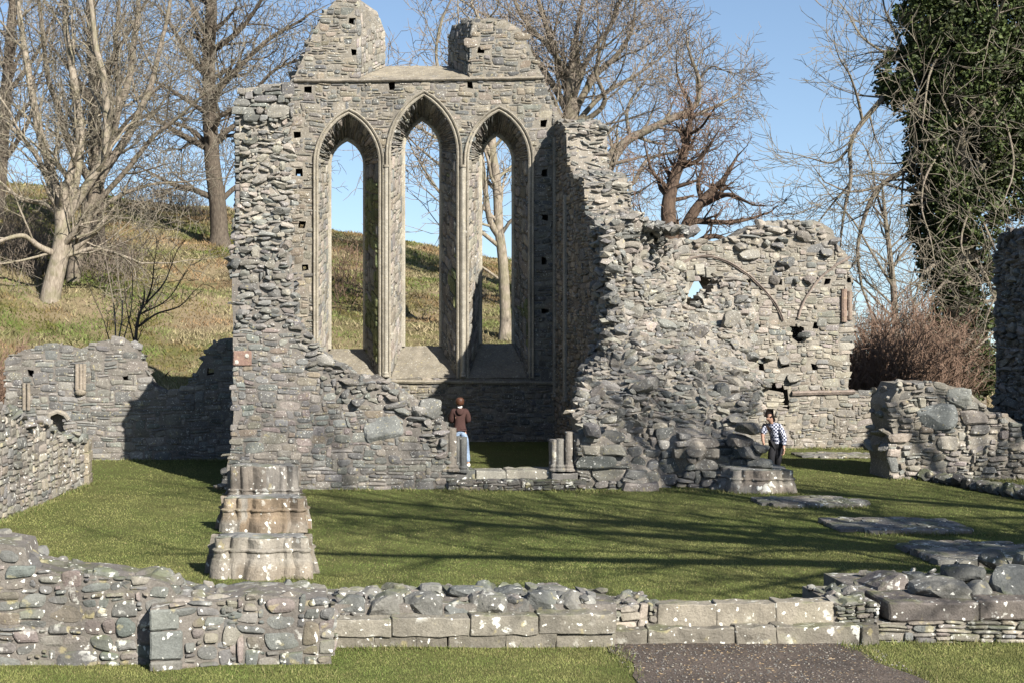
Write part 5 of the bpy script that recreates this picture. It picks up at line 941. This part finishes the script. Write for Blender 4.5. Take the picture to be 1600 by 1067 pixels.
thicket('bramble_thicket', 'reddish thicket at the left edge beside the low transept wall', -40, 22, 38, 1, 0, 90, 4, M_twig_red, group=TG, L=(1.6, 2.8))
thicket('bramble_thicket', 'dark tangle of brambles on the bank beneath the pale leaning tree', -20, 70, 67, 3, 0, 110, 5, M_twig, group=TG, L=(1.2, 2.6))
thicket('bramble_thicket', 'brown bramble tangle on the bank just right of the leaning trees', 120, 215, 68, 4, 0, 80, 6, M_twig, group=TG, L=(.9, 2.2))
thicket('bramble_thicket', 'thin brown scrub on the bank seen through the left lancet', 520, 600, 68, 5, 0, 60, 7, M_twig_red, group=TG, L=(.6, 1.5))
thicket('hedge', 'low dark hedge along the hill crest left of the oak trunk', 190, 325, 91, 1, 0, 110, 8, M_twig, 0.025, 'hedge', (.8, 1.6))
tree('bare_sapling', 'small dark leafless sapling rising behind the low transept wall', 39.5, ([(208, 600), (211, 540), (216, 505), (228, 475)], .06, .035), [([(228, 475), (240, 440), (238, 400)], .03, .012), ([(214, 512), (245, 492), (280, 480), (302, 458)], .035, .012), ([(228, 475), (258, 442), (276, 400)], .03, .012), ([(222, 490), (262, 470), (290, 430)], .025, .01), ([(211, 540), (202, 500), (196, 460)], .025, .01)],
     21, M_bark_dark, M_bark_dark, None, len=[.7, .5, .35, .25, .2], dens=[2., 1.8, 1.8, 1, 1], max=3, rmin=.009, seg=[.3, .2, .15, .12, .1, .1])
tree('bare_sapling', 'cluster of thin upright pale stems left of the dark sapling', 40.5, ([(182, 600), (181, 540), (176, 480), (168, 420), (160, 385)], .03, .012), [([(184, 545), (190, 480), (187, 410)], .025, .01), ([(186, 560), (200, 500), (208, 440), (205, 400)], .02, .01), ([(180, 560), (160, 500), (140, 450)], .02, .009)],
     22, M_bark_grey, M_twig_pale, None, len=[.6, .4, .3, .2, .2], dens=[1.5, 1.5, 1, 1, 1], max=2, rmin=.008, seg=[.3, .2, .15, .12, .1, .1])
# tall trees outside the frame on the right: their shadows band the lawn
for (bx, by, sd_, lb) in ((18.8, 9.8, 31, 'tall bare tree beyond the right frame edge, its crown shading the lawn'), (25.0, 12.0, 32, 'second tall bare tree outside the frame at right, standing farther from the path')):
    z0 = float(gz(bx, by)); q = lambda x, z: ((bx + x) * F / by + VX, HY - (z0 + z - H) * F / by)
    tree('bare_tree', lb, by, ([q(0, 0), q(.2, 4), q(-.1, 8)], .5, .36), [([q(0, 6), q(-2.2, 8.5), q(-4.8, 10), q(-7.5, 12)], .26, .08), ([q(0, 7), q(-1.4, 10), q(-3, 13), q(-3.6, 16)], .26, .08), ([q(0, 8), q(.8, 11), q(1, 14), q(.6, 17)], .26, .08),
        ([q(0, 6.5), q(2.4, 8.5), q(4.5, 11)], .22, .07), ([q(-.1, 8), q(-4, 11), q(-6, 14.5)], .22, .07), ([q(.2, 8), q(3, 12), q(4, 15)], .18, .06)], sd_, M_bark_dark, M_twig, 'bare trees beside the photographer', dens=[1.0, 1.4, 1.9, 2.0, 1.5], max=3, rmin=.016, len=[4, 2.8, 1.8, 1.0, .5])
# ------------------------------------------------------------------ people
def skin(name, J, E, mat, parent, sub=2):
    """J: joint -> (x, y, z, radius[, radius2]); E: list of (a, b); first joint is the root"""
    K = list(J); me = bpy.data.meshes.new(name); me.from_pydata([tuple(J[k][:3]) for k in K], [(K.index(a), K.index(b)) for a, b in E], []); o = bpy.data.objects.new(name, me); scene.collection.objects.link(o); o.parent = parent
    md = o.modifiers.new('skin', 'SKIN'); md.use_smooth_shade = True; md.branch_smoothing = .6
    for i, k in enumerate(K): d = me.skin_vertices[0].data[i]; r = J[k][3]; d.radius = (r, J[k][4] if len(J[k]) > 4 else r); d.use_root = (i == 0)
    s_ = o.modifiers.new('sub', 'SUBSURF'); s_.levels = s_.render_levels = sub; me.materials.append(mat); return o
def figure(label, loc, rotz, Jn, mats, extra):
    t = thing('person', label, 'person', loc); t.rotation_euler = (0, 0, rotz)
    J = Jn; body = {k: v for k, v in J.items()}; E = [('pelvis', 'waist'), ('waist', 'chest'), ('chest', 'neck'), ('neck', 'jaw'), ('jaw', 'head'), ('head', 'crown'), ('jaw', 'nose')]
    for s_ in 'lr':
        E += [('pelvis', s_ + 'hip'), (s_ + 'hip', s_ + 'knee'), (s_ + 'knee', s_ + 'ankle'), (s_ + 'ankle', s_ + 'toe'), ('chest', s_ + 'sho'), (s_ + 'sho', s_ + 'elb'), (s_ + 'elb', s_ + 'wri'), (s_ + 'wri', s_ + 'palm')]
        p = np.array(J[s_ + 'palm'][:3]); w = np.array(J[s_ + 'wri'][:3]); d = (p - w) / (np.linalg.norm(p - w) + 1e-9); sd = np.cross(d, (1, .2, .1)); sd /= np.linalg.norm(sd); nn = np.cross(d, sd)
        for i, (off, ln) in enumerate(((-.03, .062), (-.01, .075), (.01, .07), (.03, .055))):
            a = p + sd * off + d * .02; b = a + d * ln * .55 + nn * .008; c = b + d * ln * .4 + nn * .025
            for nm, q in (('a', a), ('b', b), ('c', c)): body[f'{s_}f{i}{nm}'] = (*q, .0095)
            E += [(s_ + 'palm', f'{s_}f{i}a'), (f'{s_}f{i}a', f'{s_}f{i}b'), (f'{s_}f{i}b', f'{s_}f{i}c')]
        a = (p + w) / 2 + sd * .045; b = a + d * .035 + sd * .015 + nn * .02; body[s_ + 'ta'] = (*a, .012); body[s_ + 'tb'] = (*b, .01); E += [(s_ + 'wri', s_ + 'ta'), (s_ + 'ta', s_ + 'tb')]
    skin('body', body, E, mats['skin'], t)
    for nm, keys, ed, g_, mk in extra:
        K = {}
        for k in keys:
            if isinstance(k, tuple): K[k[0]] = k[1]
            else: v = J[k]; K[k] = (*v[:3], *(r + g_ for r in v[3:]))
        skin(nm, K, ed, mats[mk], t)
    return t
def limbs_e(*ch): return [(a, b) for c in ch for a, b in zip(c[:-1], c[1:])]
M_skin = plain('skin', (.42, .25, .18), .55, .05); M_hair = plain('brown_hair', (.075, .032, .018), .5, .4); M_hair2 = plain('black_hair', (.015, .011, .009), .4, .3); M_hood = plain('brown_knit', (.045, .022, .019), .9, .2); M_jean = plain('blue_denim', (.20, .27, .38), .85, .3)
M_white = plain('white_cloth', (.75, .75, .73), .7, .05); M_black = plain('black_cloth', (.012, .012, .015), .8, .2)
n_ = N('checked_cloth', .8, .2); ck = n_.t.nodes.new('ShaderNodeTexChecker'); ck.inputs['Scale'].default_value = 26; ck.inputs['Color1'].default_value = (.5, .52, .6, 1); ck.inputs['Color2'].default_value = (.012, .018, .05, 1); n_.link(n_.co, ck.inputs['Vector']); M_check = n_.done(ck.outputs[0])
# boy seen from behind, arms folded in front, weight on one leg (local -y is towards the camera)
J = dict(pelvis=(0, 0, .86, .12, .10), waist=(0, .0, .98, .115, .09), chest=(0, .0, 1.20, .14, .10), neck=(0, .01, 1.37, .05), jaw=(0, .03, 1.44, .058, .065), head=(0, .03, 1.51, .08, .09), crown=(0, .02, 1.575, .065, .075), nose=(0, .115, 1.47, .012),
         lhip=(-.085, 0, .82, .09), lknee=(-.10, .01, .45, .062), lankle=(-.10, -.01, .09, .042), ltoe=(-.12, .15, .04, .038), rhip=(.085, 0, .82, .09), rknee=(.15, .03, .45, .062), rankle=(.19, -.0, .09, .042), rtoe=(.22, .15, .04, .038),
         lsho=(-.155, .01, 1.30, .05), lelb=(-.205, .06, 1.05, .045), lwri=(-.06, .2, 1.08, .03), lpalm=(.02, .21, 1.09, .028, .018), rsho=(.155, .01, 1.30, .05), relb=(.215, .05, 1.05, .045), rwri=(.07, .2, 1.1, .03), rpalm=(-.01, .21, 1.12, .028, .018))
figure('boy from behind in brown hooded top and blue jeans beside broken shafts', (4.20, 32.6, .0), 0, J, dict(skin=M_skin, hood=M_hood, jean=M_jean, hair=M_hair, white=M_white), [
    ('hooded_top', ['waist', 'chest', ('nk', (0, .0, 1.345, .075, .07)), 'lsho', 'lelb', 'lwri', 'rsho', 'relb', 'rwri', ('hem', (0, 0, .89, .15, .12))], limbs_e(('waist', 'chest', 'nk'), ('chest', 'lsho', 'lelb', 'lwri'), ('chest', 'rsho', 'relb', 'rwri'), ('waist', 'hem')), .034, 'hood'),
    ('hood', [('h0', (0, -.07, 1.36, .11, .05)), ('h1', (0, -.11, 1.28, .10, .04)), ('h2', (0, -.12, 1.20, .05, .025))], limbs_e(('h0', 'h1', 'h2')), 0, 'hood'),
    ('collar', [('c0', (0, .0, 1.375, .07, .07)), ('c1', (0, -.02, 1.405, .066, .062))], [('c0', 'c1')], 0, 'white'),
    ('jeans', ['pelvis', 'lhip', 'lknee', ('la', (-.10, -.01, .1, .06)), 'rhip', 'rknee', ('ra', (.19, 0, .1, .06)), ('w', (0, 0, .93, .125, .10))], limbs_e(('pelvis', 'lhip', 'lknee', 'la'), ('pelvis', 'rhip', 'rknee', 'ra'), ('pelvis', 'w')), .018, 'jean'),
    ('shoe', [('a', (-.10, -.04, .05, .05)), ('b', (-.125, .17, .045, .045))], [('a', 'b')], 0, 'white'), ('shoe', [('a', (.19, -.04, .05, .05)), ('b', (.225, .17, .045, .045))], [('a', 'b')], 0, 'white'),
    ('hair', [('n', (0, -.04, 1.41, .07, .06)), ('a', (0, -.04, 1.46, .10, .095)), ('b', (0, -.02, 1.53, .12, .125)), ('c', (0, .01, 1.6, .07, .08))], [('a', 'b'), ('b', 'c'), ('a', 'n')], 0, 'hair')])
J = dict(pelvis=(.06, .02, .74, .12, .10), waist=(.03, .0, .86, .11, .09), chest=(-.06, -.04, 1.06, .125, .095), neck=(-.12, -.10, 1.2, .045), jaw=(-.155, -.15, 1.25, .05, .06), head=(-.16, -.14, 1.32, .07, .08), crown=(-.155, -.12, 1.375, .055, .065), nose=(-.25, -.185, 1.28, .011),
         lhip=(-.02, .03, .70, .085), lknee=(-.10, -.06, .40, .058), lankle=(-.02, .05, .08, .04), ltoe=(-.11, -.06, .04, .036), rhip=(.12, .0, .70, .088), rknee=(.05, -.08, .40, .06), rankle=(.06, .05, .08, .04), rtoe=(-.02, -.08, .04, .036),
         lsho=(-.19, .05, 1.10, .052), lelb=(-.28, -.04, .90, .042), lwri=(-.30, -.16, .74, .028), lpalm=(-.31, -.2, .67, .026, .016), rsho=(.07, -.10, 1.12, .055), relb=(.15, -.16, .86, .044), rwri=(.12, -.22, .64, .028), rpalm=(.11, -.235, .565, .028, .017))
figure('stooping dark-haired woman in checked shirt and black trousers behind a projecting stone', (10.86, 31.0, 0), 0, J, dict(skin=M_skin, check=M_check, black=M_black, hair=M_hair2), [
    ('checked_shirt', ['waist', 'chest', ('nk', (-.115, -.09, 1.175, .06, .06)), 'lsho', 'lelb', 'rsho', 'relb', ('rw', (.125, -.215, .68, .042)), ('hem', (.05, .01, .75, .14, .115))], limbs_e(('waist', 'chest', 'nk'), ('chest', 'lsho', 'lelb'), ('chest', 'rsho', 'relb', 'rw'), ('waist', 'hem')), .02, 'check'),
    ('trousers', ['pelvis', 'lhip', 'lknee', ('la', (-.02, .05, .1, .05)), 'rhip', 'rknee', ('ra', (.06, .05, .1, .05))], limbs_e(('pelvis', 'lhip', 'lknee', 'la'), ('pelvis', 'rhip', 'rknee', 'ra')), .02, 'black'),
    ('shoe', [('a', (-.02, .07, .045, .045)), ('b', (-.115, -.08, .04, .04))], [('a', 'b')], 0, 'black'), ('shoe', [('a', (.06, .07, .045, .045)), ('b', (-.025, -.1, .04, .04))], [('a', 'b')], 0, 'black'),
    ('hair', [('b', (-.14, -.08, 1.345, .092, .095)), ('c', (-.165, -.12, 1.375, .07, .07)), ('a', (-.09, -.04, 1.27, .085, .08)), ('d', (-.04, -.06, 1.17, .06, .06))], [('c', 'b'), ('b', 'a'), ('a', 'd')], 0, 'hair')])
